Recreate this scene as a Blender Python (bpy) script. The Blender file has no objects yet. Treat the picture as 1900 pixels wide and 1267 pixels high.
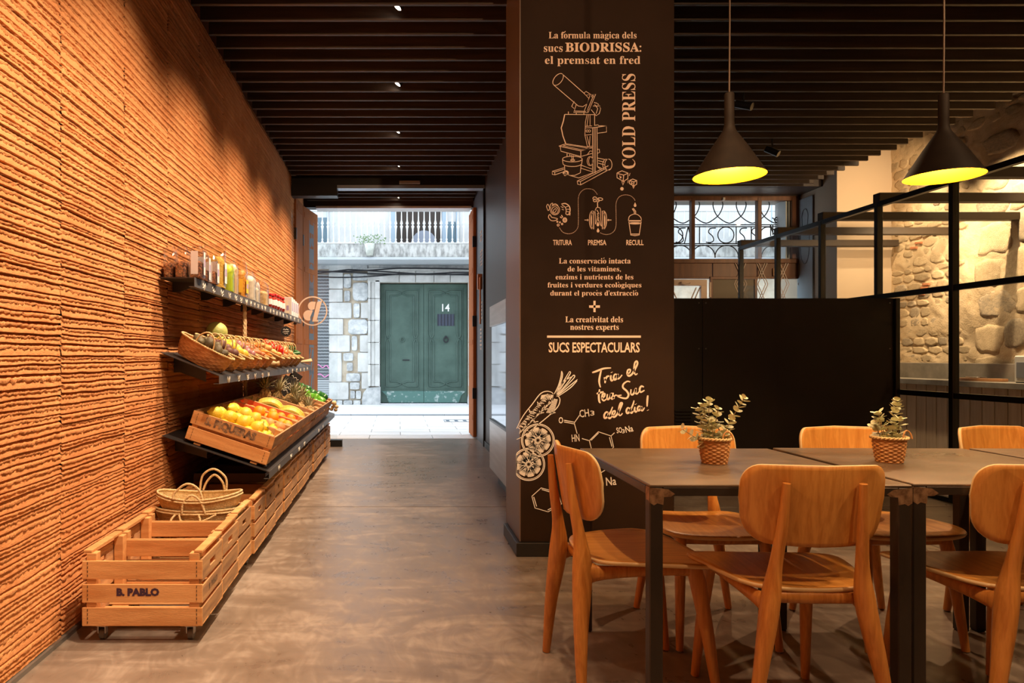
import bpy, math, random
import numpy as np
from mathutils import Vector, Matrix, Euler
PI = math.pi
SC = bpy.context.scene
COL = SC.collection
random.seed(7)

# ------------------------------------------------------------------ camera, sky, exposure
cam_d = bpy.data.cameras.new('camera'); cam_d.sensor_width = 36.0; cam_d.sensor_fit = 'HORIZONTAL'
cam_d.lens = 24.63; cam_d.shift_x = 0.1116; cam_d.shift_y = 0.0150; cam_d.clip_end = 200
cam_o = bpy.data.objects.new('camera', cam_d); COL.objects.link(cam_o)
cam_o.location = (0, 0, 1.13); cam_o.rotation_euler = (PI/2, 0, 0)
SC.camera = cam_o
w = bpy.data.worlds.new('sky'); SC.world = w; w.use_nodes = True
bg = w.node_tree.nodes['Background']; bg.inputs[0].default_value = (0.80, 0.90, 1.0, 1); bg.inputs[1].default_value = 3.7
SC.view_settings.view_transform = 'Standard'
try: SC.view_settings.look = 'None'
except Exception: pass
SC.view_settings.gamma = 1.0; SC.view_settings.exposure = 0.0; SC.view_settings.use_curve_mapping = False
SC.cycles.max_bounces = 8; SC.cycles.diffuse_bounces = 4; SC.cycles.glossy_bounces = 4
SC.cycles.transparent_max_bounces = 16; SC.cycles.transmission_bounces = 6
SC.cycles.sample_clamp_indirect = 4.0; SC.cycles.caustics_reflective = False; SC.cycles.caustics_refractive = False
SC.cycles.use_denoising = True

def spot(name, loc, target, watts, size, blend=.6, col=(1, .66, .38), rad=.03):
    d = bpy.data.lights.new(name, 'SPOT'); d.energy = watts; d.spot_size = math.radians(size); d.spot_blend = blend
    d.color = col; d.shadow_soft_size = rad
    o = bpy.data.objects.new(name, d); COL.objects.link(o); o.location = loc
    o.rotation_euler = (Vector(target)-Vector(loc)).to_track_quat('-Z', 'Y').to_euler()
    return o
WARM = (1, .62, .33)
def lights():
    for y in (-.4, .83, 2.07, 3.31, 4.55, 5.83, 7.06, 8.30):      # row of recessed spots that wash the clay wall
        spot('wall_wash_light', (-.03, y, 3.375), (-1.34, y+.03, .80), 350, 90, 1.0, (1, .72, .46))
    spot('porch_light', (0, 9.42, 3.30), (-.1, 9.5, 0), 30, 90, .6, (1, .75, .5))
    for x, y, tx, ty, tz, wt, sz in ((2.9, 1.2, 2.0, 3.2, .4, 150, 70), (.9, .9, 1.0, 2.6, .4, 60, 60), (1.9, .2, 1.7, 2.4, .6, 85, 65),
                              (3.62, 4.52, 2.3, 3.2, .4, 170, 60), (2.0, 4.9, 1.6, 3.0, .4, 110, 60), (.45, 1.6, .45, 3.0, 0, 110, 80),
                              (1.3, .8, 1.1, 4.0, 2.35, 250, 66), (.4, 5.6, .2, 7.0, 0, 50, 80)):  # the spot aimed at the column is an added fill that brightens its lettering
        spot('ceiling_and_fill_spot', (x, y, 3.18), (tx, ty, tz), wt, sz, .5, WARM)
    for y, e_ in ((4.2, 300), (5.6, 320), (7.0, 340), (8.1, 110)):   # light in the void in front of the stone wall
        spot('stone_wall_light', (5.56, y, 3.52), (6.27, y+.1, 1.7), e_, 92, .7, (1, .72, .42))
    spot('stair_light', (5.7, 7.2, 2.44), (5.9, 8.9, 2.0), 75, 130, .9, (1, .70, .40)); spot('stair_light', (5.8, 7.6, 3.4), (5.9, 8.9, 3.1), 60, 100, .9, (1, .70, .40))
lights()

# ------------------------------------------------------------------ naming helpers
def tag(o, label=None, cat=None, group=None, kind=None):
    if label: o['label'] = label
    if cat: o['category'] = cat
    if group: o['group'] = group
    if kind: o['kind'] = kind
    return o
def empty(name, loc=(0, 0, 0), rz=0, label=None, cat=None, group=None, kind=None, rot=None, parent=None):
    o = bpy.data.objects.new(name, None); COL.objects.link(o); o.location = loc
    o.rotation_euler = rot if rot else (0, 0, rz); o.empty_display_size = .05
    if parent: o.parent = parent
    return tag(o, label, cat, group, kind)
def link(name, me, parent=None, loc=None, rot=None, scale=None):
    o = bpy.data.objects.new(name, me); COL.objects.link(o)
    if parent: o.parent = parent
    if loc is not None: o.location = loc
    if rot is not None: o.rotation_euler = rot
    if scale is not None: o.scale = scale
    return o
def copy_tree(o, parent=None):
    c = o.copy(); COL.objects.link(c)
    if parent: c.parent = parent
    for ch in list(o.children): copy_tree(ch, c)
    return c
def clone(o, loc, rot=None, label=None, group=None, scale=None):
    c = copy_tree(o); c.location = loc
    if rot is not None: c.rotation_euler = rot
    if scale is not None: c.scale = scale
    if label: c['label'] = label
    if group: c['group'] = group
    return c

# ------------------------------------------------------------------ mesh builder
class MB:
    def __init__(s): s.v = []; s.f = []; s.mi = []; s.sm = []
    def add(s, vs, fs, mi=0, sm=False):
        n = len(s.v); s.v += [tuple(p) for p in vs]
        for f in fs: s.f.append([n+i for i in f]); s.mi.append(mi); s.sm.append(sm)
        return s
    def box(s, x0, x1, y0, y1, z0, z1, ch=0, mi=0, M=None):
        if ch <= 0:
            vs = [(x, y, z) for x in (x0, x1) for y in (y0, y1) for z in (z0, z1)]
            fs = [(0, 1, 3, 2), (4, 6, 7, 5), (0, 4, 5, 1), (2, 3, 7, 6), (0, 2, 6, 4), (1, 5, 7, 3)]
        else:
            c = min(ch, (x1-x0)*.45, (y1-y0)*.45, (z1-z0)*.45)
            vs = []; X = (x0, x1); Y = (y0, y1); Z = (z0, z1); I = (c, -c)
            for i in (0, 1):
                for j in (0, 1):
                    for k in (0, 1):
                        vs += [(X[i], Y[j]+I[j], Z[k]+I[k]), (X[i]+I[i], Y[j], Z[k]+I[k]), (X[i]+I[i], Y[j]+I[j], Z[k])]
            g = lambda i, j, k, a: (i*4+j*2+k)*3+a
            fs = [(g(0,0,0,0), g(0,0,1,0), g(0,1,1,0), g(0,1,0,0)), (g(1,0,0,0), g(1,1,0,0), g(1,1,1,0), g(1,0,1,0)),
                  (g(0,0,0,1), g(1,0,0,1), g(1,0,1,1), g(0,0,1,1)), (g(0,1,0,1), g(0,1,1,1), g(1,1,1,1), g(1,1,0,1)),
                  (g(0,0,0,2), g(0,1,0,2), g(1,1,0,2), g(1,0,0,2)), (g(0,0,1,2), g(1,0,1,2), g(1,1,1,2), g(0,1,1,2))]
            for j in (0, 1):
                for k in (0, 1): fs.append((g(0,j,k,1), g(1,j,k,1), g(1,j,k,2), g(0,j,k,2)))
            for i in (0, 1):
                for k in (0, 1): fs.append((g(i,0,k,0), g(i,1,k,0), g(i,1,k,2), g(i,0,k,2)))
                for j in (0, 1): fs.append((g(i,j,0,0), g(i,j,1,0), g(i,j,1,1), g(i,j,0,1)))
            for i in (0, 1):
                for j in (0, 1):
                    for k in (0, 1): fs.append((g(i,j,k,0), g(i,j,k,1), g(i,j,k,2)))
        if M is not None: vs = [M @ Vector(p) for p in vs]
        return s.add(vs, fs, mi)
    def tube(s, path, r, n=8, closed=False, caps=True, mi=0, sm=True, flat=1.0, up=(0, 0, 1)):
        P = [Vector(p) for p in path]; m = len(P); R = r if isinstance(r, list) else [r]*m
        vs = []; ref = Vector(up)
        prev = None
        for i in range(m):
            if closed: t = P[(i+1) % m]-P[i-1]
            else: t = P[min(i+1, m-1)]-P[max(i-1, 0)]
            t.normalize()
            if prev is None:
                a = ref - t*ref.dot(t)
                if a.length < 1e-3: a = Vector((1, 0, 0)) - t*t.x
            else: a = prev - t*prev.dot(t)
            a.normalize(); prev = a; b = t.cross(a)
            q = R[i]; qa, qb = (q if isinstance(q, (list, tuple)) else (q, q*flat))
            for k in range(n):
                th = 2*PI*k/n; vs.append(P[i]+a*(math.cos(th)*qa)+b*(math.sin(th)*qb))
        fs = []
        for i in range(m if closed else m-1):
            for k in range(n):
                fs.append((i*n+k, i*n+(k+1) % n, ((i+1) % m)*n+(k+1) % n, ((i+1) % m)*n+k))
        s.add(vs, fs, mi, sm)
        if caps and not closed:
            s.add(vs[:n], [tuple(range(n))[::-1]], mi); s.add(vs[-n:], [tuple(range(n))], mi)
        return s
    def lathe(s, prof, n=24, c=(0, 0, 0), mi=0, sm=True, lobes=None, sx=1, sy=1):
        vs = []
        for (r, z) in prof:
            for k in range(n):
                th = 2*PI*k/n; q = r*(lobes(th, z) if lobes else 1)
                vs.append((c[0]+q*math.cos(th)*sx, c[1]+q*math.sin(th)*sy, c[2]+z))
        fs = []
        for i in range(len(prof)-1):
            for k in range(n): fs.append((i*n+k, i*n+(k+1) % n, (i+1)*n+(k+1) % n, (i+1)*n+k))
        if prof[0][0] > 1e-5: pass
        return s.add(vs, fs, mi, sm)
    def prism(s, poly, z0, z1, M=None, mi=0):
        n = len(poly); vs = [(p[0], p[1], z0) for p in poly]+[(p[0], p[1], z1) for p in poly]
        fs = [tuple(range(n))[::-1], tuple(range(n, 2*n))]+[(i, (i+1) % n, n+(i+1) % n, n+i) for i in range(n)]
        if M is not None: vs = [M @ Vector(p) for p in vs]
        return s.add(vs, fs, mi)
    def mesh(s, name, mats):
        me = bpy.data.meshes.new(name); me.from_pydata(s.v, [], s.f)
        for m in (mats if isinstance(mats, (list, tuple)) else [mats]): me.materials.append(m)
        me.polygons.foreach_set('material_index', s.mi); me.polygons.foreach_set('use_smooth', s.sm); me.update()
        return me
    def build(s, name, mats, parent=None, loc=None, rot=None, scale=None):
        return link(name, s.mesh(name, mats), parent, loc, rot, scale)
def spline(pts, per=6):
    P = [np.array(p, float) for p in pts]; out = []
    for i in range(len(P)-1):
        a, b, c, d = P[max(i-1, 0)], P[i], P[i+1], P[min(i+2, len(P)-1)]
        for k in range(per):
            t = k/per; out.append(.5*((2*b)+(c-a)*t+(2*a-5*b+4*c-d)*t*t+(-a+3*b-3*c+d)*t**3))
    out.append(P[-1]); return out
def arc(cx, cy, r, a0, a1, n=12, ry=None):
    ry = r if ry is None else ry
    return [(cx+r*math.cos(math.radians(a0+(a1-a0)*k/n)), cy+ry*math.sin(math.radians(a0+(a1-a0)*k/n))) for k in range(n+1)]

# ------------------------------------------------------------------ materials
MATS = {}
def mat(name, col, rough=.5, metal=0, col2=None, scale=8, kind='noise', stretch=(1, 1, 1), bump=0, bscale=60, vary=0, lo=.35, hi=.65,
        spec=.5, emit=None, estr=0, detail=4, coat=0, rvar=0, col3=None):
    m = bpy.data.materials.new(name); m.use_nodes = True; nt = m.node_tree; N = nt.nodes; L = nt.links
    b = N['Principled BSDF']; b.inputs['Roughness'].default_value = rough; b.inputs['Metallic'].default_value = metal
    b.inputs['Specular IOR Level'].default_value = spec; b.inputs['Base Color'].default_value = (*col, 1)
    if coat: b.inputs['Coat Weight'].default_value = coat; b.inputs['Coat Roughness'].default_value = .15
    if emit: b.inputs['Emission Color'].default_value = (*emit, 1); b.inputs['Emission Strength'].default_value = estr
    MATS[name] = m
    if not (col2 or bump or vary): return m
    tc = N.new('ShaderNodeTexCoord'); mp = N.new('ShaderNodeMapping'); L.new(tc.outputs['Object'], mp.inputs[0])
    mp.inputs['Scale'].default_value = stretch
    oi = N.new('ShaderNodeObjectInfo')
    if vary or kind == 'wood':
        va = N.new('ShaderNodeVectorMath'); va.operation = 'ADD'; L.new(mp.outputs[0], va.inputs[0])
        cm = N.new('ShaderNodeCombineXYZ')
        mu = N.new('ShaderNodeMath'); mu.operation = 'MULTIPLY'; mu.inputs[1].default_value = 37; L.new(oi.outputs['Random'], mu.inputs[0])
        for i in range(3): L.new(mu.outputs[0], cm.inputs[i])
        L.new(cm.outputs[0], va.inputs[1]); vec = va.outputs[0]
    else: vec = mp.outputs[0]
    out = None
    if col2:
        if kind == 'wave':
            t = N.new('ShaderNodeTexWave'); t.inputs['Scale'].default_value = scale; t.inputs['Distortion'].default_value = 3
            t.inputs['Detail'].default_value = 3; L.new(vec, t.inputs[0]); fac = t.outputs['Fac']
        elif kind == 'voronoi':
            t = N.new('ShaderNodeTexVoronoi'); t.inputs['Scale'].default_value = scale; L.new(vec, t.inputs['Vector'])
            sp = N.new('ShaderNodeSeparateColor'); L.new(t.outputs['Color'], sp.inputs[0]); fac = sp.outputs[0]
        else:
            t = N.new('ShaderNodeTexNoise'); t.inputs['Scale'].default_value = scale; t.inputs['Detail'].default_value = detail
            t.inputs['Roughness'].default_value = .6; L.new(vec, t.inputs['Vector']); fac = t.outputs['Fac']
        r = N.new('ShaderNodeValToRGB'); r.color_ramp.elements[0].position = lo; r.color_ramp.elements[1].position = hi
        r.color_ramp.elements[0].color = (*col, 1); r.color_ramp.elements[1].color = (*col2, 1)
        if col3:
            e = r.color_ramp.elements.new((lo+hi)/2); e.color = (*col3, 1)
        L.new(fac, r.inputs[0]); out = r.outputs[0]
        if rvar:
            mr = N.new('ShaderNodeMapRange'); L.new(fac, mr.inputs[0]); mr.inputs[1].default_value = lo; mr.inputs[2].default_value = hi
            mr.inputs[3].default_value = rough; mr.inputs[4].default_value = rough+rvar; L.new(mr.outputs[0], b.inputs['Roughness'])
    if vary:
        hs = N.new('ShaderNodeHueSaturation')
        if out: L.new(out, hs.inputs['Color'])
        else: hs.inputs['Color'].default_value = (*col, 1)
        mr = N.new('ShaderNodeMapRange'); L.new(oi.outputs['Random'], mr.inputs[0])
        mr.inputs[3].default_value = 1-vary; mr.inputs[4].default_value = 1+vary; L.new(mr.outputs[0], hs.inputs['Value'])
        out = hs.outputs[0]
    if out: L.new(out, b.inputs['Base Color'])
    if bump:
        t = N.new('ShaderNodeTexNoise'); t.inputs['Scale'].default_value = bscale; t.inputs['Detail'].default_value = 4
        L.new(vec, t.inputs['Vector']); bp = N.new('ShaderNodeBump'); bp.inputs['Strength'].default_value = bump; bp.inputs['Distance'].default_value = .01
        L.new(t.outputs['Fac'], bp.inputs['Height']); L.new(bp.outputs[0], b.inputs['Normal'])
    return m
def glassmat(name, tint=(.95, .98, 1), ior=1.3, film=0, gloss=.02):
    m = bpy.data.materials.new(name); m.use_nodes = True; nt = m.node_tree; N = nt.nodes; L = nt.links; N.clear()
    o = N.new('ShaderNodeOutputMaterial'); mx = N.new('ShaderNodeMixShader'); tr = N.new('ShaderNodeBsdfTransparent'); gl = N.new('ShaderNodeBsdfGlossy')
    fr = N.new('ShaderNodeFresnel'); ge = N.new('ShaderNodeNewGeometry'); m1 = N.new('ShaderNodeMath'); m1.operation = 'MULTIPLY_ADD'; m1.inputs[1].default_value = -2; m1.inputs[2].default_value = 1
    m2 = N.new('ShaderNodeMath'); m2.operation = 'POWER'; m2.inputs[0].default_value = ior; L.new(ge.outputs['Backfacing'], m1.inputs[0]); L.new(m1.outputs[0], m2.inputs[1]); L.new(m2.outputs[0], fr.inputs[0]); tr.inputs[0].default_value = (*tint, 1); gl.inputs['Roughness'].default_value = gloss
    if film:
        ad = N.new('ShaderNodeMath'); ad.operation = 'ADD'; ad.inputs[1].default_value = film; L.new(fr.outputs[0], ad.inputs[0]); L.new(ad.outputs[0], mx.inputs[0])
    else: L.new(fr.outputs[0], mx.inputs[0])
    L.new(tr.outputs[0], mx.inputs[1]); L.new(gl.outputs[0], mx.inputs[2]); L.new(mx.outputs[0], o.inputs[0]); MATS[name] = m
    return m
clay = mat('clay', (.60, .225, .080), .92, col2=(.83, .39, .165), scale=3, bump=.5, bscale=260, lo=.25, hi=.75, spec=.15)
slat_m = mat('dark_stained_slat', (.030, .019, .013), .55, col2=(.058, .036, .024), scale=3, stretch=(.5, 8, 8), kind='wood', vary=.2, bump=.15, bscale=40)
ceil_m = mat('black_plaster', (.012, .010, .009), .9)
def floor_material():
    m = bpy.data.materials.new('polished_microcement'); m.use_nodes = True; N = m.node_tree.nodes; L = m.node_tree.links; b = N['Principled BSDF']
    tc = N.new('ShaderNodeTexCoord')
    def noise(sc, det, dist, st):
        mp = N.new('ShaderNodeMapping'); mp.inputs['Scale'].default_value = st; L.new(tc.outputs['Object'], mp.inputs[0])
        n = N.new('ShaderNodeTexNoise'); n.inputs['Scale'].default_value = sc; n.inputs['Detail'].default_value = det; n.inputs['Distortion'].default_value = dist; L.new(mp.outputs[0], n.inputs['Vector']); return n.outputs['Fac']
    a, c, e = noise(.8, 5, 1.6, (1, 1, 1)), noise(2.2, 8, 2.6, (.7, 1.8, 1)), noise(5, 6, 4.5, (1.3, .6, 1))
    def ma(op, x, y, z=None):
        q = N.new('ShaderNodeMath'); q.operation = op
        for i, v in enumerate((x, y, z)):
            if v is None: continue
            if isinstance(v, (int, float)): q.inputs[i].default_value = v
            else: L.new(v, q.inputs[i])
        return q.outputs[0]
    f = ma('MULTIPLY_ADD', e, .35, ma('MULTIPLY_ADD', c, .55, ma('MULTIPLY', a, .5)))
    r = N.new('ShaderNodeValToRGB'); E_ = r.color_ramp.elements; E_[0].position = .50; E_[1].position = .92
    E_[0].color = (.165, .124, .100, 1); E_[1].color = (.40, .33, .28, 1); k = E_.new(.70); k.color = (.235, .182, .148, 1)
    L.new(f, r.inputs[0]); L.new(r.outputs[0], b.inputs['Base Color'])
    mr = N.new('ShaderNodeMapRange'); L.new(f, mr.inputs[0]); mr.inputs[1].default_value = .5; mr.inputs[2].default_value = .9; mr.inputs[3].default_value = .24; mr.inputs[4].default_value = .44; L.new(mr.outputs[0], b.inputs['Roughness'])
    bp = N.new('ShaderNodeBump'); bp.inputs['Strength'].default_value = .08; bp.inputs['Distance'].default_value = .004; L.new(f, bp.inputs['Height']); L.new(bp.outputs[0], b.inputs['Normal'])
    MATS['polished_microcement'] = m; return m
floor_m = floor_material()
black_m = mat('black_matt_panel', (.010, .007, .005), .45, col2=(.015, .010, .007), scale=2, spec=.3)
metal_b = mat('black_steel', (.018, .017, .017), .35, metal=.3)
column_m = mat('dark_brown_paint', (.020, .0105, .006), .6, col2=(.028, .015, .009), scale=1.5, bump=.03, bscale=30, spec=.10)
dark_wall = mat('dark_wall_cladding', (.045, .030, .025), .45)
slate_m = mat('slate_grey_paint', (.075, .08, .095), .4)
beige_m = mat('beige_plaster', (.66, .52, .37), .8, bump=.05, bscale=40)
print_m = mat('pale_lettering_vinyl', (.90, .70, .56), .6)
white_print = mat('white_chalk_lettering', (.86, .80, .74), .7)
brown_wood = mat('brown_frame_wood', (.135, .052, .020), .45, col2=(.20, .08, .032), scale=2, stretch=(9, 9, .6), kind='wood', vary=.12)
orange_wood = mat('orange_brown_shutter_wood', (.34, .105, .030), .7, col2=(.44, .15, .045), spec=.12, scale=3, stretch=(9, 9, .5), kind='wood')
glass = glassmat('clear_glass', (.97, .985, .99), 1.35)
steel = mat('brushed_steel', (.42, .40, .38), .33, metal=.9, col2=(.50, .48, .46), scale=2, stretch=(1, 1, 14))
concrete = mat('concrete', (.20, .175, .14), .6, col2=(.30, .265, .215), scale=5, bump=.1, bscale=30)
plank_m = mat('pale_pine_plank', (.50, .37, .24), .55, col2=(.62, .48, .33), scale=3, stretch=(6, 6, .6), kind='wood', vary=.12)
# ------------------------------------------------------------------ floor, ceiling, shell
XL, XR, YB, CZ = -1.345, 6.27, -2.2, 3.37
fl = MB().box(XL-.15, XR+.2, YB, 9.66, -.1, 0).build('floor', floor_m); tag(fl, kind='structure')
fj = MB()
for yy in (1.05, 5.28): fj.box(-.75, 6.2, yy, yy+.004, 0, .0012)
fj.box(3.2, 3.204, -1, 5.28, 0, .0012)
fj.build('floor_joint', mat('joint_filler', (.10, .08, .065), .7), fl)
ce = MB().box(XL-.15, XR+.2, YB, 10.3, 3.95, 4.05).build('ceiling', ceil_m); tag(ce, kind='structure')
sl_me = {}
def slat(x0, x1, y, parent=ce):
    k = (round(x0, 2), round(x1, 2))
    if k not in sl_me: sl_me[k] = MB().box(x0, x1, -.014, .014, 0, .21, .003).mesh('slat', slat_m)
    link('slat', sl_me[k], parent, (0, y, CZ))
for k in range(-30, 21): slat(XL+.03, 5.37+(.03 if k % 3 == 0 else 0), 4.465+.2083*k)
for k in range(21, 24): slat(1.3, 5.37, 4.465+.2083*k)
for k in range(7): slat(-1.3, 1.08, 8.98+.215*k)
bt = MB()
for x in (-.9, .55, 2.2, 3.7, 5.16): bt.box(x, x+.07, YB, 9.3, CZ+.17, CZ+.26)
bt.build('slat_batten', slat_m, ce)
wb = MB().box(XL-.15, XR+.2, YB-.1, YB, 0, 4).build('wall_back', mat('warm_grey_plaster', (.42, .34, .27), .8)); tag(wb, kind='structure')

# ------------------------------------------------------------------ clay wall: panels with trowelled layers as real relief
def clay_panel(seed, ncol, wdt=.645, z0=.02, z1=3.42):
    rg = np.random.RandomState(seed)
    prof_t = np.array([0., .04, .28, .47, .535, .60, .90, .965, .992])
    prof_d = np.array([.0064, .0066, .0050, .0034, .0016, .0092, -.0030, -.0088, -.0088])
    nl = 88; ys = np.linspace(0, wdt, ncol)
    base = np.linspace(z0, z1, nl+1); base[1:-1] += rg.uniform(-.0085, .0085, nl-1)
    def smooth(n, k):
        a = rg.normal(size=n+2*k); ker = np.hanning(2*k+1); ker /= ker.sum()
        a = np.convolve(a, ker, 'valid'); return a[:n]/(a.std()+1e-9)
    wob = np.array([smooth(ncol, max(4, ncol//5))*rg.uniform(.0006, .0018) for _ in range(nl+1)])
    tilt = np.cumsum(rg.normal(0, .0003, nl+1)); 
    Z = []; D = []
    nrm = np.abs(rg.normal(0, 1, nl))
    for i in range(nl):
        zb = base[i]+wob[i]+(ys/wdt-.5)*tilt[i]*2; zt = base[i+1]+wob[i+1]+(ys/wdt-.5)*tilt[i+1]*2
        rag = rg.normal(0, 1, ncol)*.05+smooth(ncol, 2)*.05
        amp = 1.05+rg.uniform(-.35, .55)
        for t, d in zip(prof_t, prof_d):
            tt = t+(rag if .4 < t < .9 else 0)*1.0
            Z.append(zb+(zt-zb)*np.clip(tt, 0, .99)); dn = rg.normal(0, .0008, ncol)*(1.5 if .3 < t < .62 else .5)
            D.append(d*amp+dn)
    Z = np.array(Z); D = np.array(D); nr = Z.shape[0]
    V = np.empty((nr, ncol, 3)); V[..., 0] = D; V[..., 1] = ys[None, :]; V[..., 2] = Z
    V[:, 0, 0] -= .004; V[:, -1, 0] -= .004
    V = V.reshape(-1, 3)
    idx = np.arange(nr*ncol).reshape(nr, ncol)
    F = np.stack([idx[:-1, :-1], idx[:-1, 1:], idx[1:, 1:], idx[1:, :-1]], -1).reshape(-1, 4)
    me = bpy.data.meshes.new('clay_panel'); me.vertices.add(len(V)); me.vertices.foreach_set('co', V.ravel())
    me.loops.add(F.size); me.loops.foreach_set('vertex_index', F.ravel().astype(np.int32)); me.polygons.add(len(F))
    me.polygons.foreach_set('loop_start', np.arange(0, F.size, 4, dtype=np.int32)); me.update(calc_edges=True); me.validate()
    me.materials.append(clay); return me
wl = MB().box(XL-.3, XL-.012, YB, 10.3, 0, 4).build('wall_left', mat('clay_backing', (.30, .12, .05), .9)); tag(wl, kind='structure')
pan = [clay_panel(11+i, 96) for i in range(4)]
for i, y in enumerate(np.arange(2.145-.648*4, 9.4, .648)):
    if y < 1.2: m_ = pan_c if 'pan_c' in globals() else clay_panel(55, 22); globals()['pan_c'] = m_
    else: m_ = pan[i % 4] if y < 7.2 else (globals().setdefault('pan_f', clay_panel(56, 30)))
    link('clay_panel', m_, wl, (XL, y, 0))
MB().box(XL-.01, XL+.022, YB, 8.8, 0, .018).build('baseboard_left', mat('grey_metal_trim', (.25, .24, .23), .35, metal=.6), wl)

# ------------------------------------------------------------------ column with base
CX0, CX1, CY0, CY1 = .699, 1.572, 3.985, 4.50
co = MB().box(CX0, CX1, CY0, CY1, .08, 3.95).build('trim_1', column_m); tag(co, kind='structure')
MB().box(CX0-.028, CX1+.02, CY0-.028, CY1-.06, 0, .078, .003).build('baseboard', mat('black_baseboard', (.014, .012, .011), .4), co)
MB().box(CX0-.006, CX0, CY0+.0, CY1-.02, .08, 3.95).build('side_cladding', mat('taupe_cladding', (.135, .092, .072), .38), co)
# dark wall between column and street door, reveal and facade
wd = MB().box(1.10, 1.50, 4.5, 8.85, 0, 3.95).build('wall_right', dark_wall); tag(wd, kind='structure')
MB().box(1.085, 1.10, 6.3, 8.8, 0, .08).build('baseboard', MATS['black_baseboard'], wd)
wf = MB()
wf.box(1.11, 3.0, 8.85, 10.3, 0, 3.95)            # pier between door and window
wf.box(-1.4, 1.11, 10.12, 10.3, 3.29, 3.95)       # lintel of the street door
wf.box(3.0, 5.6, 9.7, 10.3, 3.36, 3.95); wf.box(3.0, 5.6, 9.2, 9.7, 3.37, 3.95)
wf.box(-1.62, -1.36, 9.9, 10.3, 0, 5.2); wf.box(-1.4, 5.6, 10.1, 10.3, 3.95, 5.2)
wfo = wf.build('wall_front', dark_wall); tag(wfo, kind='structure')
MB().box(5.58, XR+.2, 8.90, 10.3, 0, 3.95).build('beige_pier', beige_m, wfo)
MB().box(-1.18, 1.06, 10.08, 10.32, 3.27, 3.30).build('lintel_edge', mat('white_trim', (.7, .7, .7), .5), wfo)
MB().box(1.092, 1.112, 8.86, 10.28, 0, 3.37).build('reveal_panel', slate_m, wfo)
# header of the glass front, sidelight
hd = MB().box(XL, 1.10, 8.80, 8.92, 3.28, 3.40).build('trim_2', metal_b); tag(hd, kind='structure')
MB().box(-.76, 1.09, 8.79, 8.93, 3.245, 3.285).build('door_rail', mat('anodised_rail', (.30, .34, .40), .35, metal=.6), hd)
MB().box(XL+.01, -.76, 8.78, 8.94, 3.15, 3.285).build('blind_box', metal_b, hd)
MB().box(.02, .28, 8.74, 8.80, 3.295, 3.33, .004).build('motion_sensor', mat('grey_plastic', (.25, .25, .26), .4), hd)
MB().box(1.075, 1.10, 8.80, 8.90, 0, 3.25).build('door_post', metal_b, hd)
MB().box(XL+.02, -.70, 8.80, 8.90, 0, .085).build('sill_plinth', metal_b, hd)
w2 = empty('window_2', (0, 8.85, 0), kind='structure')
MB().box(XL+.01, -.765, -.006, .006, .085, 3.16).build('pane', glass, w2)
# brand roundel on the glass
lg = MB(); cx, cz, r_ = -1.074, 1.709, .186
ring = []
for k in range(48):
    a0, a1 = 2*PI*k/48, 2*PI*(k+1)/48
    q = [(cx+rr*math.cos(a), -.009, cz+rr*math.sin(a)) for rr, a in ((r_, a0), (r_, a1), (r_-.016, a1), (r_-.016, a0))]
    lg.add(q, [(0, 1, 2, 3)])
def flat_poly(mb, pts, y):
    mb.add([(cx+p[0]*r_, y, cz+p[1]*r_) for p in pts], [tuple(range(len(pts)))])
flat_poly(lg, [(.02, -.74), (.44, -.74), (.56, -.55), (.50, -.50), (.60, .60), (.72, .66), (.74, .74), (.36, .74)] if 0 else [(-.02, -.72), (.40, -.72), (.36, -.60), (.28, -.62), (.62, .62), (.74, .60), (.72, .68), (.30, .62)], -.009)
flat_poly(lg, [(.22, .62)]+[(-.02+.30*math.cos(a), .34+.30*math.sin(a)) for a in np.linspace(PI*.45, PI*1.45, 12)]+[(.12, .12)], -.009)
flat_poly(lg, [(.02, .02)]+[(-.28+.36*math.cos(a), -.30+.36*math.sin(a)) for a in np.linspace(PI*.42, PI*1.62, 14)]+[(-.16, -.42)], -.009)
lg.build('emblem_lettering', mat('cream_vinyl', (.92, .80, .72), .6), w2)

# ------------------------------------------------------------------ folded wooden street shutters at both sides of the doorway
def leaf(name, x0, y0, x1, y1, label, letters=False):
    e = empty(name, ((x0+x1)/2, (y0+y1)/2, 0), math.atan2(y1-y0, x1-x0), label, 'door')
    ln = math.hypot(x1-x0, y1-y0)
    MB().box(-ln/2, ln/2, -.022, .022, .02, 3.20, .004).build('door_leaf', orange_wood, e)
    rl = MB().box(-ln/2+.06, ln/2-.06, -.027, .027, 0, .07, .003).mesh('rail', orange_wood)
    for z in (.25, 1.3, 2.3, 3.05): link('rail', rl, e, (0, 0, z))
    hg = MB().box(-ln/2-.01, -ln/2+.025, -.03, .03, 0, .15, .003).mesh('hinge', metal_b)
    for z in (.55, 1.55, 2.65): link('hinge', hg, e, (0, 0, z))
    return e, ln
leaf('shutter_leaf', -1.335, 9.05, -1.315, 9.55, 'orange-brown wooden shutter leaf against clay wall, the inner one of two')
sh2, ln2 = leaf('shutter_leaf', -1.315, 9.58, -1.19, 10.24, 'orange-brown wooden shutter leaf painted with grey letters, the outer one of two')
leaf('shutter_leaf', 1.066, 9.70, 1.063, 10.26, 'reddish-brown wooden shutter leaf folded beside the slate grey reveal')

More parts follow.
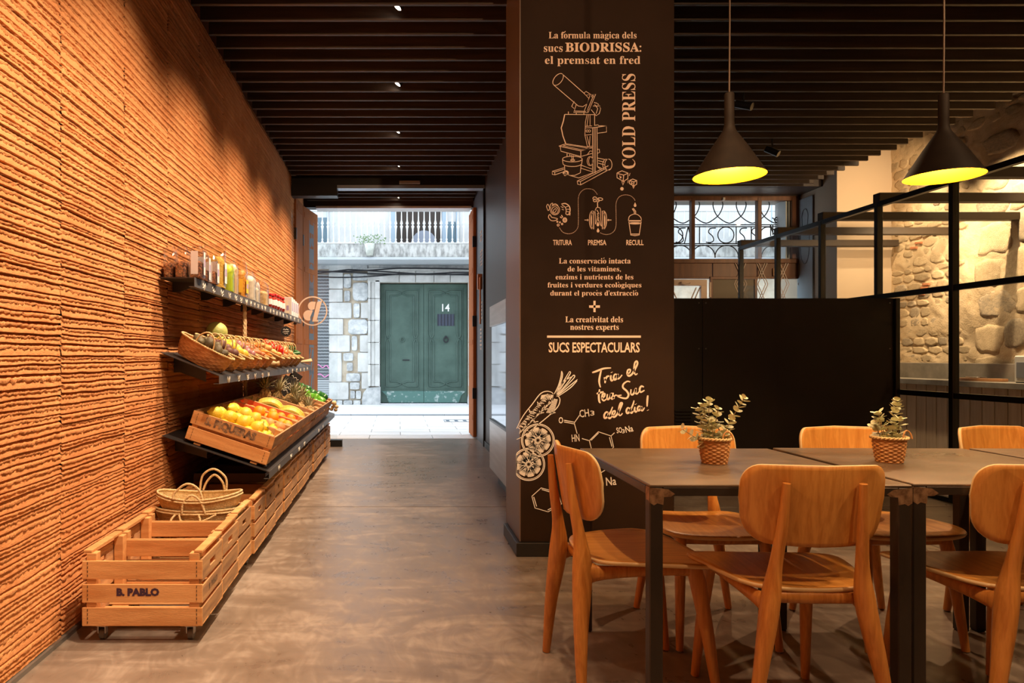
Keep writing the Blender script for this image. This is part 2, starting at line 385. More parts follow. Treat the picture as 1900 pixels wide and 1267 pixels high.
# ------------------------------------------------------------------ street windows right of the column
WY = 9.75
def frame(mb, x0, x1, z0, z1, t, d0, d1, ch=.003):
    mb.box(x0, x1, d0, d1, z1-t, z1, ch); mb.box(x0, x1, d0, d1, z0, z0+t, ch)
    mb.box(x0, x0+t, d0, d1, z0+t, z1-t, ch); mb.box(x1-t, x1, d0, d1, z0+t, z1-t, ch)
w1 = empty('window_1', (0, WY, 0), kind='structure')
MB().box(3.0, 5.58, -.03, .06, 3.30, 3.42).build('head_rail', brown_wood, w1)
MB().box(3.0, 5.58, -.04, .06, 2.43, 2.49, .004).build('sill_rail', brown_wood, w1)
for x, wdt in ((3.35, .05), (4.075, .05), (4.995, .055), (5.47, .11)):
    MB().box(x, x+wdt, -.035, .05, 2.49, 3.34, .004).build('mullion', brown_wood, w1)
for x0, x1 in ((3.0, 3.35), (3.4, 4.075), (4.125, 4.995), (5.05, 5.47)):
    MB().box(x0, x1, .005, .011, 2.49, 3.34).build('pane', glass, w1)
fm = MB(); frame(fm, 5.41, 5.47, 2.49, 3.32, .02, .02, .30); fm.build('white_reveal', mat('pale_paint', (.62, .62, .60), .5), w1)
MB().box(4.5, 4.53, -.06, -.03, 3.30, 3.335).build('fastener', MATS['white_trim'], w1)
tp = empty('trim_3', (0, WY, 0), kind='structure')
for x0, x1 in ((3.0, 3.62), (3.625, 4.37), (4.375, 4.99), (4.995, 5.58)):
    MB().box(x0+.003, x1-.003, -.02, .04, 2.24, 2.43, .003).build('transom_panel', brown_wood, tp)
MB().box(3.0, 5.58, -.03, .04, 2.215, 2.245, .003).build('transom_rail', brown_wood, tp)
cb = MB(); cb.box(5.20, 5.30, -.05, -.02, 2.25, 2.36, .004); cb.box(5.27, 5.33, -.05, -.02, 2.36, 2.385, .003)
cb.build('switch_plate', mat('tan_card', (.45, .26, .14), .6), tp)
# lower street front: tilting window, flush panel and lattice glazing
w3 = empty('window_3', (0, WY, 0), kind='structure')
cream = mat('cream_frame', (.78, .62, .52), .5)
fm = MB(); frame(fm, 3.45, 4.28, 1.2, 2.20, .085, -.06, 0); fm.build('sash', cream, w3)
MB().box(3.5, 4.22, -.02, -.015, 1.25, 2.15).build('pane', glass, w3)
hn = MB(); hn.tube([(3.93, -.07, 2.15), (3.93, -.10, 2.15)], .02, 10); hn.tube(arc(3.97, 2.15, .05, 200, 380, 10, .02) and [(x, -.10, z) for x, z in arc(3.97, 2.15, .06, 180, 360, 10, .022)], .008, 6)
hn.build('handle', cream, w3)
MB().box(4.30, 4.325, -.09, -.06, 1.95, 2.16, .006).build('closer_arm', cream, w3)
la = MB()
for a, b in (((3.60, 1.55), (3.80, 2.09)), ((3.80, 2.09), (4.02, 1.6)), ((3.74, 2.09), (4.06, 1.3)), ((4.19, 2.09), (3.93, 1.5)), ((4.14, 2.09), (3.88, 1.5)), ((3.46, 2.09), (3.70, 1.4))):
    la.tube([(a[0], -.03, a[1]), (b[0], -.03, b[1])], .009, 5)
la.build('lattice_bar', cream, w3)
MB().box(4.36, 4.96, -.03, .02, .1, 2.215).build('flush_panel', mat('olive_brown_panel', (.12, .085, .04), .5), w3)
fm = MB(); frame(fm, 4.33, 4.98, .05, 2.24, .035, -.05, 0); fm.build('panel_frame', brown_wood, w3)
MB().box(4.99, 5.58, -.005, .005, .1, 2.21).build('pane', glass, w3)
la = MB(); S = .295
for i in range(-1, 3):
    for j in range(3):
        x = 5.05+i*S; z = 1.50+j*.32
        for d in (-.016, .016):
            la.tube([(x+d-.07, -.03, z), (x+d+.07, -.03, z+.32)], .006, 5); la.tube([(x+d+.07, -.03, z), (x+d-.07, -.03, z+.32)], .006, 5)
la.build('lattice_bar', cream, w3)
MB().box(3.0, 5.58, 0, .5, 0, .95).build('low_wall', dark_wall, w3)
# blue-grey panel with a traced arch on the side of the opening
rp = empty('trim_4', (5.57, 9.73, 0), kind='structure')
MB().box(-.012, 0, -.34, .02, .1, 3.30, .003).build('side_panel', mat('pale_blue_paint', (.40, .47, .52), .5), rp)
ou = [(-.015, -.17+a, z) for a, z in [(-.11, 2.62), (-.10, 2.86), (-.06, 2.93)]+[(.075*math.cos(t)*-1, 3.02+.13*math.sin(t)) for t in np.linspace(.2, PI-.2, 9)]+[(.06, 2.93), (.10, 2.86), (.11, 2.62)]]
MB().tube(ou, .004, 5).build('moulding', mat('grey_moulding', (.25, .27, .30), .5), rp)
ou2 = [(-.015, y, z) for y, z in arc(-.17, 2.62, .10, 180, 360, 12, .22)]
MB().tube(ou2, .004, 5).build('moulding', MATS['grey_moulding'], rp)

# wrought-iron grille outside the window: loops, bars and scrolls
gi = MB(); gy = 10.0; gp = lambda px, py: ((px-738)*gy/1300, gy, 1.13+(662-py)*gy/1300)
T = lambda pts, r=.008: gi.tube([gp(*p) for p in pts], r, 6)
for py in (367, 417, 420.5, 452, 455.5): T([(1225, py), (1462, py)], .008)
T([(1460, 366), (1460, 482)], .012)
for k in range(-1, 5):
    c = 1244+k*43.2+2
    T(spline([(c-22, 414), (c-14, 411), (c+2, 398), (c+9, 380), (c+4, 370), (c-2, 369), (c-8, 372), (c-9, 384), (c-2, 400), (c+12, 411), (c+21, 414)], 4))
T(spline([(1433, 404), (1440, 408), (1450, 406), (1454, 408)], 3)); T(arc(1446, 408, 9, 0, 360, 16, 6)); T([(1429, 417), (1434, 432), (1440, 438)]); 
for k in range(5):
    c = 1262+k*43.2
    T(arc(c, 478, 22, 180, 360, 16, 23))
for c in (1252, 1348, 1425):
    T(arc(c if c != 1348 else 1347, 436, 15, 0, 360, 20, 15))
for c in (1240, 1262, 1318, 1376, 1398): T(spline([(c+10, 423), (c, 424), (c-3, 431), (c+4, 438), (c+6, 446), (c, 450), (c-8, 449)], 4))
for a in ((1270, 452, 1277, 420), (1277, 420, 1284, 452), (1298, 420, 1298, 452), (1366, 420, 1366, 452), (1394, 420, 1394, 452), (1430, 417, 1430, 438), (1434, 417, 1434, 436)): T([(a[0], a[1]), (a[2], a[3])])
go = gi.build('window_grille', mat('wrought_iron', (.02, .02, .022), .6)); tag(go, 'black wrought iron grille of loops and scrolls outside the window', 'grille')

# ------------------------------------------------------------------ stone wall on the right
mortar = mat('sand_mortar', (.66, .49, .29), .95, col2=(.78, .60, .38), scale=6, bump=.5, bscale=60)
stone_m = mat('sand_stone', (.62, .46, .27), .95, col2=(.76, .59, .37), scale=9, bump=.8, bscale=45, vary=.16)
grey_stone = mat('grey_stone', (.44, .35, .25), .95, col2=(.66, .52, .34), scale=14, bump=.8, bscale=60, vary=.2)
brick_m = mat('brick_fragment', (.55, .22, .10), .9, bump=.4)
def rough_grid(ny, nz, y0, y1, z0, z1, amp, sc, seed):
    rg = np.random.RandomState(seed); ys = np.linspace(y0, y1, ny); zs = np.linspace(z0, z1, nz)
    Yg, Zg = np.meshgrid(ys, zs); H = np.zeros_like(Yg)
    for o in range(5):
        f = sc*2**o; 
        for _ in range(4):
            a = rg.uniform(0, 2*PI); p = rg.uniform(0, 2*PI); H += np.sin((Yg*math.cos(a)+Zg*math.sin(a))*f+p+1.3*np.sin(Zg*f*.6+p))/(4*1.55**o)
    V = np.stack([-H*amp, Yg, Zg], -1).reshape(-1, 3); idx = np.arange(ny*nz).reshape(nz, ny)
    F = np.stack([idx[:-1, :-1], idx[1:, :-1], idx[1:, 1:], idx[:-1, 1:]], -1).reshape(-1, 4)
    me = bpy.data.meshes.new('rubble'); me.from_pydata(V.tolist(), [], F.tolist()); me.polygons.foreach_set('use_smooth', [True]*len(F)); me.update(); return me
wr = MB().box(XR+.05, XR+.3, YB, 8.95, 0, 3.95).build('wall_side', mortar); tag(wr, kind='structure')
me = rough_grid(200, 160, 4.3, 8.92, .9, 3.95, .012, 9, 5); me.materials.append(mortar); link('mortar_bed', me, wr, (XR+.004, 0, 0))
def stone_mesh(seed, w, h, d=.035, n=10, sharp=3.2):
    rg = np.random.RandomState(seed); V = []; F = []
    rag = [1+rg.uniform(-.16, .10) for _ in range(n*2)]
    rings = (1, .93, .72, .4)
    dep = (0, .75, 1, 1.02)
    for ri, s_ in enumerate(rings):
        for k in range(n*2):
            t = 2*PI*k/(n*2); c, s = math.cos(t), math.sin(t); q = (abs(c)**sharp+abs(s)**sharp)**(-1/sharp)*rag[k]
            V.append((-(d*dep[ri]+rg.uniform(-.18, .18)*d*(ri > 0)), q*c*w/2*s_, q*s*h/2*s_))
    V.append((-d, 0, 0)); m = n*2
    for ri in range(3):
        for k in range(m): F.append((ri*m+k, (ri+1)*m+k, (ri+1)*m+(k+1) % m, ri*m+(k+1) % m))
    for k in range(m): F.append((3*m+k, 4*m, 3*m+(k+1) % m))
    me = bpy.data.meshes.new('stone'); me.from_pydata(V, [], F); me.polygons.foreach_set('use_smooth', [True]*len(F)); me.update(); return me
st_me = []
for i in range(10):
    m_ = stone_mesh(100+i, 1, 1, .03, 9, 2.6 if i < 6 else 5); m_.materials.append(stone_m); st_me.append(m_)
st_gr = []
for i in range(4):
    m_ = stone_mesh(120+i, 1, 1, .035, 9, 3); m_.materials.append(grey_stone); st_gr.append(m_)
rr = random.Random(3); z = .98; cnt = 0
while z < 3.85:
    h = rr.uniform(.07, .14); y = 5.55+rr.uniform(0, .15)
    while y < 8.85:
        wd_ = rr.uniform(.12, .30)
        big = 6.75 < y < 7.65
        if not big or z > 3.5:
            m_ = st_gr[rr.randrange(4)] if rr.random() < .10 else st_me[rr.randrange(6)]
            o = link('stone', m_, wr, (XR+.008+rr.uniform(0, .006), y+wd_/2, z+h/2), (rr.uniform(-.08, .08), 0, 0), (rr.uniform(.3, .55), wd_*.97, h*.97)); cnt += 1
        y += wd_
    z += h
for (yc, zc, wy, hz, g) in ((7.42, 1.32, .40, .30, 0), (7.12, 1.36, .28, .34, 1), (7.35, 1.68, .48, .32, 1), (6.95, 1.7, .32, .30, 0), (7.45, 2.02, .36, .30, 0),
                            (7.08, 2.06, .34, .36, 0), (7.36, 2.38, .44, .34, 0), (6.94, 2.42, .34, .32, 1), (7.40, 2.72, .42, .28, 1), (7.0, 2.76, .36, .30, 0), (7.4, 3.05, .46, .32, 0),
                            (6.96, 3.08, .38, .30, 0), (7.3, 3.36, .5, .24, 1), (6.85, 3.38, .34, .24, 0), (7.42, 1.03, .42, .22, 0), (7.0, 1.05, .36, .22, 1)):
    link('stone', (st_gr[2] if g else st_me[7+int(yc*10) % 3]), wr, (XR+.008, yc, zc), None, (.5, wy*.99, hz*.99))
for yy, zz in ((8.33, 1.95), (8.38, 1.88), (8.42, 2.5), (8.5, 2.45), (7.75, .98), (8.3, 1.99)):
    MB().box(-.02, .0, -.055, .055, -.014, .014, .004).build('brick', brick_m, wr, (XR-.0, yy, zz), (.1, 0, 0))
# dark beams from glass screen to stone wall
bm = None
for y in (5.417, 6.267, 7.10, 7.93, 8.78):
    if y > 8.5: x1 = 6.25
    else: x1 = 6.27
    o = MB().box(4.28, x1, -.045, .045, 2.512, 2.59, .003).build('trim_5', mat('dark_oak_beam', (.045, .030, .018), .6) if 'dark_oak_beam' not in MATS else MATS['dark_oak_beam'], None, (0, y, 0)); tag(o, kind='structure')

# ------------------------------------------------------------------ steel and glass screen at right
gs = empty('glass_screen', (4.30, 0, 0), 0, 'black steel framed glass screen running beside the stone wall', 'partition')
YS = (3.0, 3.87, 4.72, 5.417, 6.267, 7.10, 7.93, 8.78)
for i, y in enumerate(YS): MB().box(-.026, .026, y-.022, y+.022, 0, 2.5, .002).build('post', metal_b, gs)
for z in (2.49, 1.665, .83, .015):
    MB().box(-.024, .024, YS[0], YS[-1], z-.022, z+.022, .002).build('rail', metal_b, gs)
for a, b in zip(YS[:-1], YS[1:]):
    for z0, z1 in ((.04, .808), (.852, 1.643), (1.687, 2.468)):
        MB().box(-.004, .004, a+.024, b-.024, z0, z1).build('pane', glass, gs)
# black partition
bp = empty('black_partition', (0, 5.98, 0), 0, 'tall black panelled partition behind the tables, reaching the glass screen', 'partition')
for a, b in ((1.50, 2.60), (2.604, 4.235)):
    MB().box(a, b, 0, .05, .02, 1.63, .002).build('panel', black_m, bp)
MB().box(4.24, 4.275, -.02, .06, 0, 1.63, .002).build('end_post', metal_b, bp)
MB().box(1.5, 4.24, .004, .046, 0, .02).build('plinth', metal_b, bp)
ve = MB()
for k in range(14): ve.box(2.36, 2.50, -.022, -.002, .30+k*.028, .312+k*.028, .002)
ve.build('vent_louvre', metal_b, bp)
ve = MB()
for x in (2.57, 2.63, 4.2):
    for z in (.6, 1.2, 1.59): ve.tube([(x, 0, z), (x, -.004, z)], .006, 8)
ve.build('screw', mat('dull_steel', (.2, .18, .16), .4, metal=.8), bp)
# ------------------------------------------------------------------ counter along the stone wall
ct = empty('counter', (0, 0, 0), 0, 'concrete topped counter faced with pale pine planks below the stone wall', 'counter')
MB().box(5.86, XR-.025, 5.0, 8.89, .82, .88, .004).build('worktop', concrete, ct)
MB().box(XR-.06, XR-.025, 5.0, 8.89, .88, 1.06, .004).build('splashback', concrete, ct)
pl = MB().box(0, .03, .004, .146, 0, .82, .003).mesh('plank', plank_m)
for k in range(25): link('plank', pl, ct, (5.92, 5.0+.15*k, 0))
MB().box(5.95, XR-.025, 5.0, 8.89, 0, .81).build('carcass', MATS['dark_oak_beam'], ct)
cbd = empty('serving_board', (6.02, 7.22, .88), .1, 'wooden serving board lying on the concrete counter', 'board')
MB().prism([(x, y) for x, y in arc(0, 0, .12, 0, 360, 24, .26)], .003, .028).build('board', mat('board_wood', (.42, .20, .08), .5), cbd)
tg = empty('serving_tongs', (6.0, 7.3, .911), 0, 'small steel tongs lying on the wooden serving board', 'tongs')
MB().tube([(-.04, -.12, .006), (0, .1, .01), (.04, -.12, .006)], .005, 6).build('arm', steel, tg)
wbx = empty('white_appliance', (6.05, 6.62, .88), 0, 'white box-shaped appliance on the concrete counter', 'appliance')
MB().box(-.13, .13, -.11, .11, .01, .26, .008).build('body', mat('white_enamel', (.8, .76, .68), .35), wbx)
MB().box(-.135, -.13, -.08, .08, .05, .2, .002).build('front_panel', MATS['grey_plastic'], wbx)
MB().box(-.12, .12, -.1, .1, 0, .01).build('foot_base', metal_b, wbx)
# ------------------------------------------------------------------ display fridge left of the column
fr = empty('display_cabinet', (0, 0, 0), 0, 'steel display cabinet with a glass front between column and street door', 'cabinet')
MB().box(.83, 1.095, 5.30, 6.33, .13, .56, .004).build('lower_body', steel, fr)
MB().box(.86, 1.09, 5.32, 6.31, .56, 1.58, .003).build('upper_body', steel, fr)
MB().box(.90, 1.09, 5.35, 6.28, 0, .13).build('plinth', metal_b, fr)
MB().box(.826, .86, 5.30, 5.36, .56, 1.58, .002).build('door_stile', metal_b, fr)
MB().box(.83, .86, 5.36, 6.33, 1.40, 1.58, .003).build('hood', steel, fr)
MB().box(.845, .851, 5.36, 6.30, .57, 1.40).build('glass_front', mat('dark_fridge_glass', (.30, .34, .42), .05, metal=.85), fr)
MB().box(.826, .845, 5.30, 6.33, .555, .575, .002).build('door_sill', metal_b, fr)
# ------------------------------------------------------------------ street and the stone house opposite
FY = 16.3; SCL = 1300/FY
fx = lambda px: (px-738)/SCL
fz = lambda py: 1.13+(662-py)/SCL
pave = mat('pale_paving', (.74, .74, .73), .7, col2=(.82, .82, .81), scale=2, bump=.1, vary=.05)
curb_m = mat('curb_stone', (.36, .38, .40), .8)
st0 = MB().box(-8, 14, 9.66, 13.5, -.12, -.03).build('ground', mat('paving_joint', (.40, .40, .40), .9)); tag(st0, kind='structure')
pv = MB().box(.004, .886, .004, .396, -.04, .0, .004).mesh('paving_slab', pave)
for i in range(9):
    for j in range(-4, 8): link('paving_slab', pv, st0, (j*.89+(i % 2)*.44-.4, 9.70+i*.42, 0))
dr = empty('street_drain', (1.19, 12.35, .002), 0, 'small grey iron drain grating set in the street paving', 'drain')
db = MB().box(-.055, .0, -.15, .15, 0, .006).mesh('drain_bar', mat('drain_iron', (.12, .16, .20), .6))
for k in range(5): link('drain_bar', db, dr, (-.28+k*.15, 0, 0))
fm = MB(); frame(fm, -.38, .40, -.19, .19, .02, 0, .008)
d2 = MB(); d2.v = [(x, z, y) for x, y, z in fm.v]; d2.f = [f[::-1] for f in fm.f]; d2.mi = fm.mi; d2.sm = fm.sm; d2.build('drain_frame', MATS['curb_stone'], dr)
sw = MB().box(-8, 14, 13.62, FY+.3, -.1, .02).build('trim_6', mat('pale_sidewalk', (.72, .73, .74), .7, col2=(.78, .78, .78), scale=2)); tag(sw, kind='structure')
cbm = MB().box(.004, .896, 13.5, 13.62, -.12, .024, .008).mesh('curb_stone', curb_m)
for j in range(-6, 12): link('curb_stone', cbm, sw, (j*.9, 0, 0))
lime = mat('limestone', (.44, .44, .42), .9, col2=(.62, .62, .60), scale=2.5, bump=.4, bscale=18, vary=.08)
lime_r = mat('rough_limestone', (.34, .36, .37), .95, col2=(.60, .61, .60), scale=6, bump=1.0, bscale=16, vary=.12, detail=8)
mort = mat('ochre_mortar', (.50, .40, .29), .95, col2=(.62, .54, .42), scale=5, bump=.3)
plas = mat('white_render', (.50, .50, .49), .85, col2=(.60, .60, .59), scale=2, bump=.1)
fac = MB().box(-8, fx(703), FY+.04, FY+.4, 0, 4.6).box(fx(869), 14, FY+.04, FY+.4, 0, 4.6).box(fx(703), fx(869), FY+.04, FY+.4, fz(524), 4.6).box(-8, 14, FY+.02, FY+.4, 3.6, 12)
fo = fac.build('wall_opposite', [mort]); tag(fo, kind='structure')
MB().box(-8, 14, FY-.01, FY+.03, fz(452), 12).build('upper_render', plas, fo)
ST = [(150, 275, -70, 75, 0), (280, 350, -60, 72, 1), (360, 505, 15, 190, 1), (150, 272, 84, 195, 0), (285, 340, 92, 192, 1), (150, 352, 203, 342, 0), (368, 428, 205, 342, 1),
      (438, 505, 203, 342, 0), (150, 275, 350, 490, 0), (318, 505, 348, 490, 1), (150, 338, 498, 645, 0), (352, 405, 500, 640, 1), (430, 505, 496, 648, 0), (150, 262, 655, 920, 0),
      (275, 370, 655, 732, 1), (410, 505, 655, 828, 0), (308, 365, 742, 822, 1), (300, 435, 838, 916, 1), (445, 510, 838, 980, 0), (150, 326, 924, 1078, 0), (335, 428, 920, 988, 1),
      (340, 385, 996, 1070, 1), (390, 440, 996, 1075, 1), (150, 210, 1085, 1128, 0), (215, 272, 1083, 1128, 1), (276, 362, 1083, 1128, 1), (366, 436, 1083, 1128, 1),
      (360, 505, -70, 5, 1), (510, 600, -170, -80, 0), (150, 350, -170, -78, 0), (360, 500, -170, -80, 1)]
def fstone(i, x0, x1, z0, z1, rough):
    rg = random.Random(i*7+1); n = 14; w2_, h2_ = (x1-x0)/2, (z1-z0)/2; pts = []
    sh = 6 if rough else 26; jit = .06 if rough else .008
    for k in range(n*2):
        t = 2*PI*(k+.5)/(n*2); c, s = math.cos(t), math.sin(t); q = (abs(c)**sh+abs(s)**sh)**(-1/sh)*(1-rg.uniform(0, jit)); pts.append((q*c*w2_, q*s*h2_))
    m = len(pts); V = []; F = []
    for sc_, d in ((1, 0), (.985, .045), (.93, .06+(.02 if rough else 0)), (.5, .065+(.03*rg.random() if rough else 0))):
        for p in pts: V.append((p[0]*sc_, -d-(rg.uniform(0, .012) if rough and d else 0), p[1]*sc_))
    for r_i in range(3):
        for k in range(m): F.append((r_i*m+k, r_i*m+(k+1) % m, (r_i+1)*m+(k+1) % m, (r_i+1)*m+k))
    F.append(tuple(3*m+k for k in range(m)))
    me = bpy.data.meshes.new('stone'); me.from_pydata(V, [], F); me.materials.append(lime_r if rough else lime); me.update()
    link('stone', me, fo, ((x0+x1)/2, FY+.04, (z0+z1)/2))
for i, (a, b, c, d, r) in enumerate(ST):
    if not r: a, b, c, d = a-3, b+3, c-3, d+3
    fstone(i, fx(580+a/4.873), fx(580+b/4.873), fz(520+d/4.873), fz(520+c/4.873), r)
rr = random.Random(9); z = .1
for row in range(9):                                               # plain ashlar beyond the parts seen through the door
    x = fx(884)+(row % 2)*.2
    while x < 6.0:
        wd_ = rr.uniform(.4, .75); fstone(200+row*30+int(x*5), x, x+wd_-.02, z, z+.36, rr.random() < .4); x += wd_
    z += .375
# door surround: pilaster mouldings and lintel voussoirs
for i, (x0, x1, d) in enumerate(((683, 688, .10), (688, 696, .05), (696, 705, .09))):
    for j in range(5):
        z0, z1 = fz(750)+.42+j*.51, fz(750)+.42+(j+1)*.51-.008
        MB().box(fx(x0), fx(x1), FY-d, FY+.05, z0, min(z1, fz(520)), .012).build('jamb_stone', lime, fo)
        MB().box(fx(869)+(705-x1)/SCL, fx(869)+(705-x0)/SCL, FY-d, FY+.05, z0, min(z1, fz(520)), .012).build('jamb_stone', lime, fo)
for x0, x1 in ((672, 706), (868, 886)):
    MB().prism([(fx(x0), 0), (fx(x1), 0), (fx(x1), .42), (fx(x0)+.12, .40), (fx(x0)+.03, .28), (fx(x0), .15)], -.12, .06, Matrix.Translation((0, FY, fz(751)))@Matrix.Rotation(PI/2, 4, 'X')).build('plinth_stone', lime_r, fo)
for i, (a, b) in enumerate(((682, 741), (741, 771), (771, 805), (805, 835), (835, 893))):
    MB().box(fx(a)+.005, fx(b)-.005, FY-.09, FY+.05, fz(524), fz(511), .01).build('lintel_stone', lime, fo)
    MB().box(fx(a)+.005, fx(b)-.005, FY-.05, FY+.05, fz(510), fz(503), .01).build('lintel_stone', lime, fo)
MB().box(fx(680), fx(893), FY-.15, FY+.05, fz(503), fz(499), .01).build('cornice', lime, fo)
MB().box(-4, 6.2, FY-.02, FY+.05, fz(499), fz(484), .01).build('frieze', lime_r, fo)
# green door number 14
gd = empty('street_door', (0, FY+.16, 0), 0, 'worn green double street door numbered 14 in the house opposite', 'door')
green = mat('worn_green_paint', (.042, .080, .064), .5, col2=(.068, .118, .096), scale=2.2, bump=.25, bscale=14, detail=7)
green_l = mat('chipped_green_paint', (.075, .17, .15), .55, col2=(.40, .46, .45), scale=9, lo=.55, hi=.66, bump=.3, detail=8)
MB().box(fx(704), fx(869), .045, .07, .03, fz(523)).build('door_backing', mat('door_gap_dark', (.012, .025, .02), .8), gd)
dxc = fx(786.5); zt, zb = fz(526), .06
for k, (x0, x1) in enumerate(((fx(705)+.005, dxc-.004), (dxc+.004, fx(868)-.005))):
    lf = MB().box(x0, x1, -.03, .03, zb, zt, .004).build('door_leaf', green, gd)
    W_, xm = x1-x0, (x0+x1)/2
    mo = MB(); y = -.036
    def bar(p, q, r=.018): mo.tube([(p[0], y, p[1]), (q[0], y, q[1])], r, 6)
    a0, a1, b0, b1 = x0+.14, x1-.14, x0+.23, x1-.23; T0, B0, T1, B1 = fz(539), fz(717), fz(548), fz(708)
    zc = (T0+B0)/2
    for X0, X1 in ((a0, b0), (a1, b1)):
        bar((X0, B0), (X0, zc-.09)); bar((X0, zc+.09), (X0, T0)); bar((X1, B1), (X1, zc-.09)); bar((X1, zc+.09), (X1, T1))
        bar((X0, zc-.09), (X1, zc+.09)); bar((X1, zc-.09), (X0, zc+.09))
    for (t0, t1) in ((T0, T1), (B0, B1)):
        bar((a0, t0), (xm-.12, t0)); bar((a1, t0), (xm+.12, t0)); bar((b0, t1), (xm-.12, t1)); bar((b1, t1), (xm+.12, t1))
        bar((xm-.12, t0), (xm+.12, t1)); bar((xm-.12, t1), (xm+.12, t0))
    mo.build('moulding', green, lf)
    fmm = MB(); frame(fmm, x0+.09, x1-.09, fz(722), fz(534), .02, -.045, -.03, .004); fmm.build('panel_frame', green, lf)
    if k == 0: kp = [(x0+.06, zb), (x0+.06, fz(724))]
    pts = [(x0+.03, zb), (x1, zb), (x1, fz(726)), (x0+.03, fz(726))] if k else [(x0+.20, zb), (x1, zb), (x1, fz(726)), (x0+.03, fz(726)), (x0+.14, fz(734))]
    if k: pts = [(x0, zb), (x1-.20, zb), (x1-.14, fz(734)), (x1-.03, fz(726)), (x0, fz(726))]
    MB().prism(pts, .03, .055, Matrix.Rotation(PI/2, 4, 'X')).build('kick_board', green_l, lf)
kn = MB(); kn.tube([(fx(828), -.03, fz(625)), (fx(828), -.06, fz(625))], .03, 10); kn.tube([(fx(828)+.05*math.cos(a), -.07, fz(630)+.06*math.sin(a)) for a in np.linspace(0, 2*PI, 16)[:-1]], .014, 6, closed=True)
kn.build('knocker', mat('dark_iron', (.03, .03, .035), .5, metal=.5), gd)
kn = MB(); kn.tube([(fx(747)+.045*math.cos(a), -.05, fz(630)+.05*math.sin(a)) for a in np.linspace(0, 2*PI, 16)[:-1]], .011, 6, closed=True); kn.build('knocker', green, gd)
MB().box(fx(747), fx(760), -.045, -.03, fz(669), fz(667)).build('letter_slot', MATS['dark_iron'], gd)
MB().box(fx(812), fx(844), -.034, -.028, fz(604), fz(582)).build('peep_grille', mat('slate_pane', (.07, .08, .11), .25), gd)
gb = MB()
for k in range(6): gb.box(fx(813+k*6), fx(813+k*6)+.012, -.045, -.034, fz(604), fz(582))
gb.build('grille_bar', MATS['dark_iron'], gd)
# roll shutter at far left
sh = empty('roll_shutter', (0, FY, 0), 0, 'grey perforated metal roll shutter with pink graffiti in the house opposite', 'shutter')
shm = mat('galvanised_shutter', (.34, .36, .37), .5, metal=.3); 
MB().box(-3.2, fx(612), .02, .05, 0, fz(512)).build('back_plate', mat('shutter_dark', (.08, .09, .10), .6), sh)
sb = MB().box(-3.2, fx(612), 0, .02, 0, .022, .004).mesh('shutter_slat', shm)
sb2 = MB().box(-3.2, fx(612), 0, .02, 0, .048, .006).mesh('shutter_slat', shm)
for k in range(34): link('shutter_slat', sb, sh, (0, 0, .62+k*.075))
for k in range(11): link('shutter_slat', sb2, sh, (0, -.005, .03+k*.052))
li = MB()
for k in range(34):
    for j in range(9):
        x = fx(590)+j*.036; z = .642+k*.075
        li.tube([(x, .005, z), (x+.03, .005, z+.053)], .004, 4, caps=False, sm=False)
lo_ = li.build('shutter_link', shm, sh); lo_['kind'] = 'stuff'
gr_ = MB()
for pts in (spline([(-1.95, .85), (-1.85, .95), (-1.75, .88), (-1.66, .93), (-1.60, .86)], 5), spline([(-1.9, .70), (-1.8, .73), (-1.7, .66), (-1.6, .72)], 5)):
    gr_.tube([(x, -.01, z) for x, z in pts], .012, 5)
gr_.build('graffiti', mat('pink_spray_paint', (.75, .25, .5), .6), sh)
# balcony over the door
ba = empty('balcony', (0, FY, 0), 0, 'long stone balcony with white turned metal balusters above the green door', 'balcony')
bst = mat('stained_balcony_stone', (.20, .20, .19), .9, col2=(.48, .48, .46), scale=7, stretch=(1.6, 1, .7), bump=.3, detail=8, lo=.35, hi=.6)
BY = 15.35; bs = 1300/BY; bx = lambda px: (px-738)/bs; bz = lambda py: 1.13+(662-py)/bs
zbot, ztop = bz(477), bz(452)
MB().box(-7, 9.2, BY-FY, 0, zbot, ztop, .01).build('slab', bst, ba)
MB().box(-7, 9.2, BY-FY-.03, 0, zbot-.06, zbot, .01).build('slab_moulding', mat('grey_stone_moulding', (.42, .45, .47), .8), ba)
MB().box(-7, 9.2, BY-FY-.005, BY-FY+.045, ztop, ztop+.025, .003).build('bottom_rail', plas, ba)
zr = bz(392)
MB().box(-7, 9.2, BY-FY-.01, BY-FY+.06, zr, zr+.05, .006).build('handrail', plas, ba)
H = zr-ztop-.02
pr = [(.0, 0), (.030, 0), (.030, .02), (.012, .05), (.024, .08), (.010, .11), (.014, .2), (.020, .32), (.030, .36), (.034, .38), (.012, .41), (.034, .44), (.026, .47), (.014, .52), (.011, H-.02), (.011, H)]
bl = MB().lathe([(r, z*(H/.72) if z not in (H, H-.02) else z) for r, z in pr], 10).mesh('baluster', mat('white_baluster_paint', (.60, .62, .64), .5))
for k in range(-44, 76): link('baluster', bl, ba, (bx(619)+k*10.5/bs, BY-FY+.02, ztop+.02))
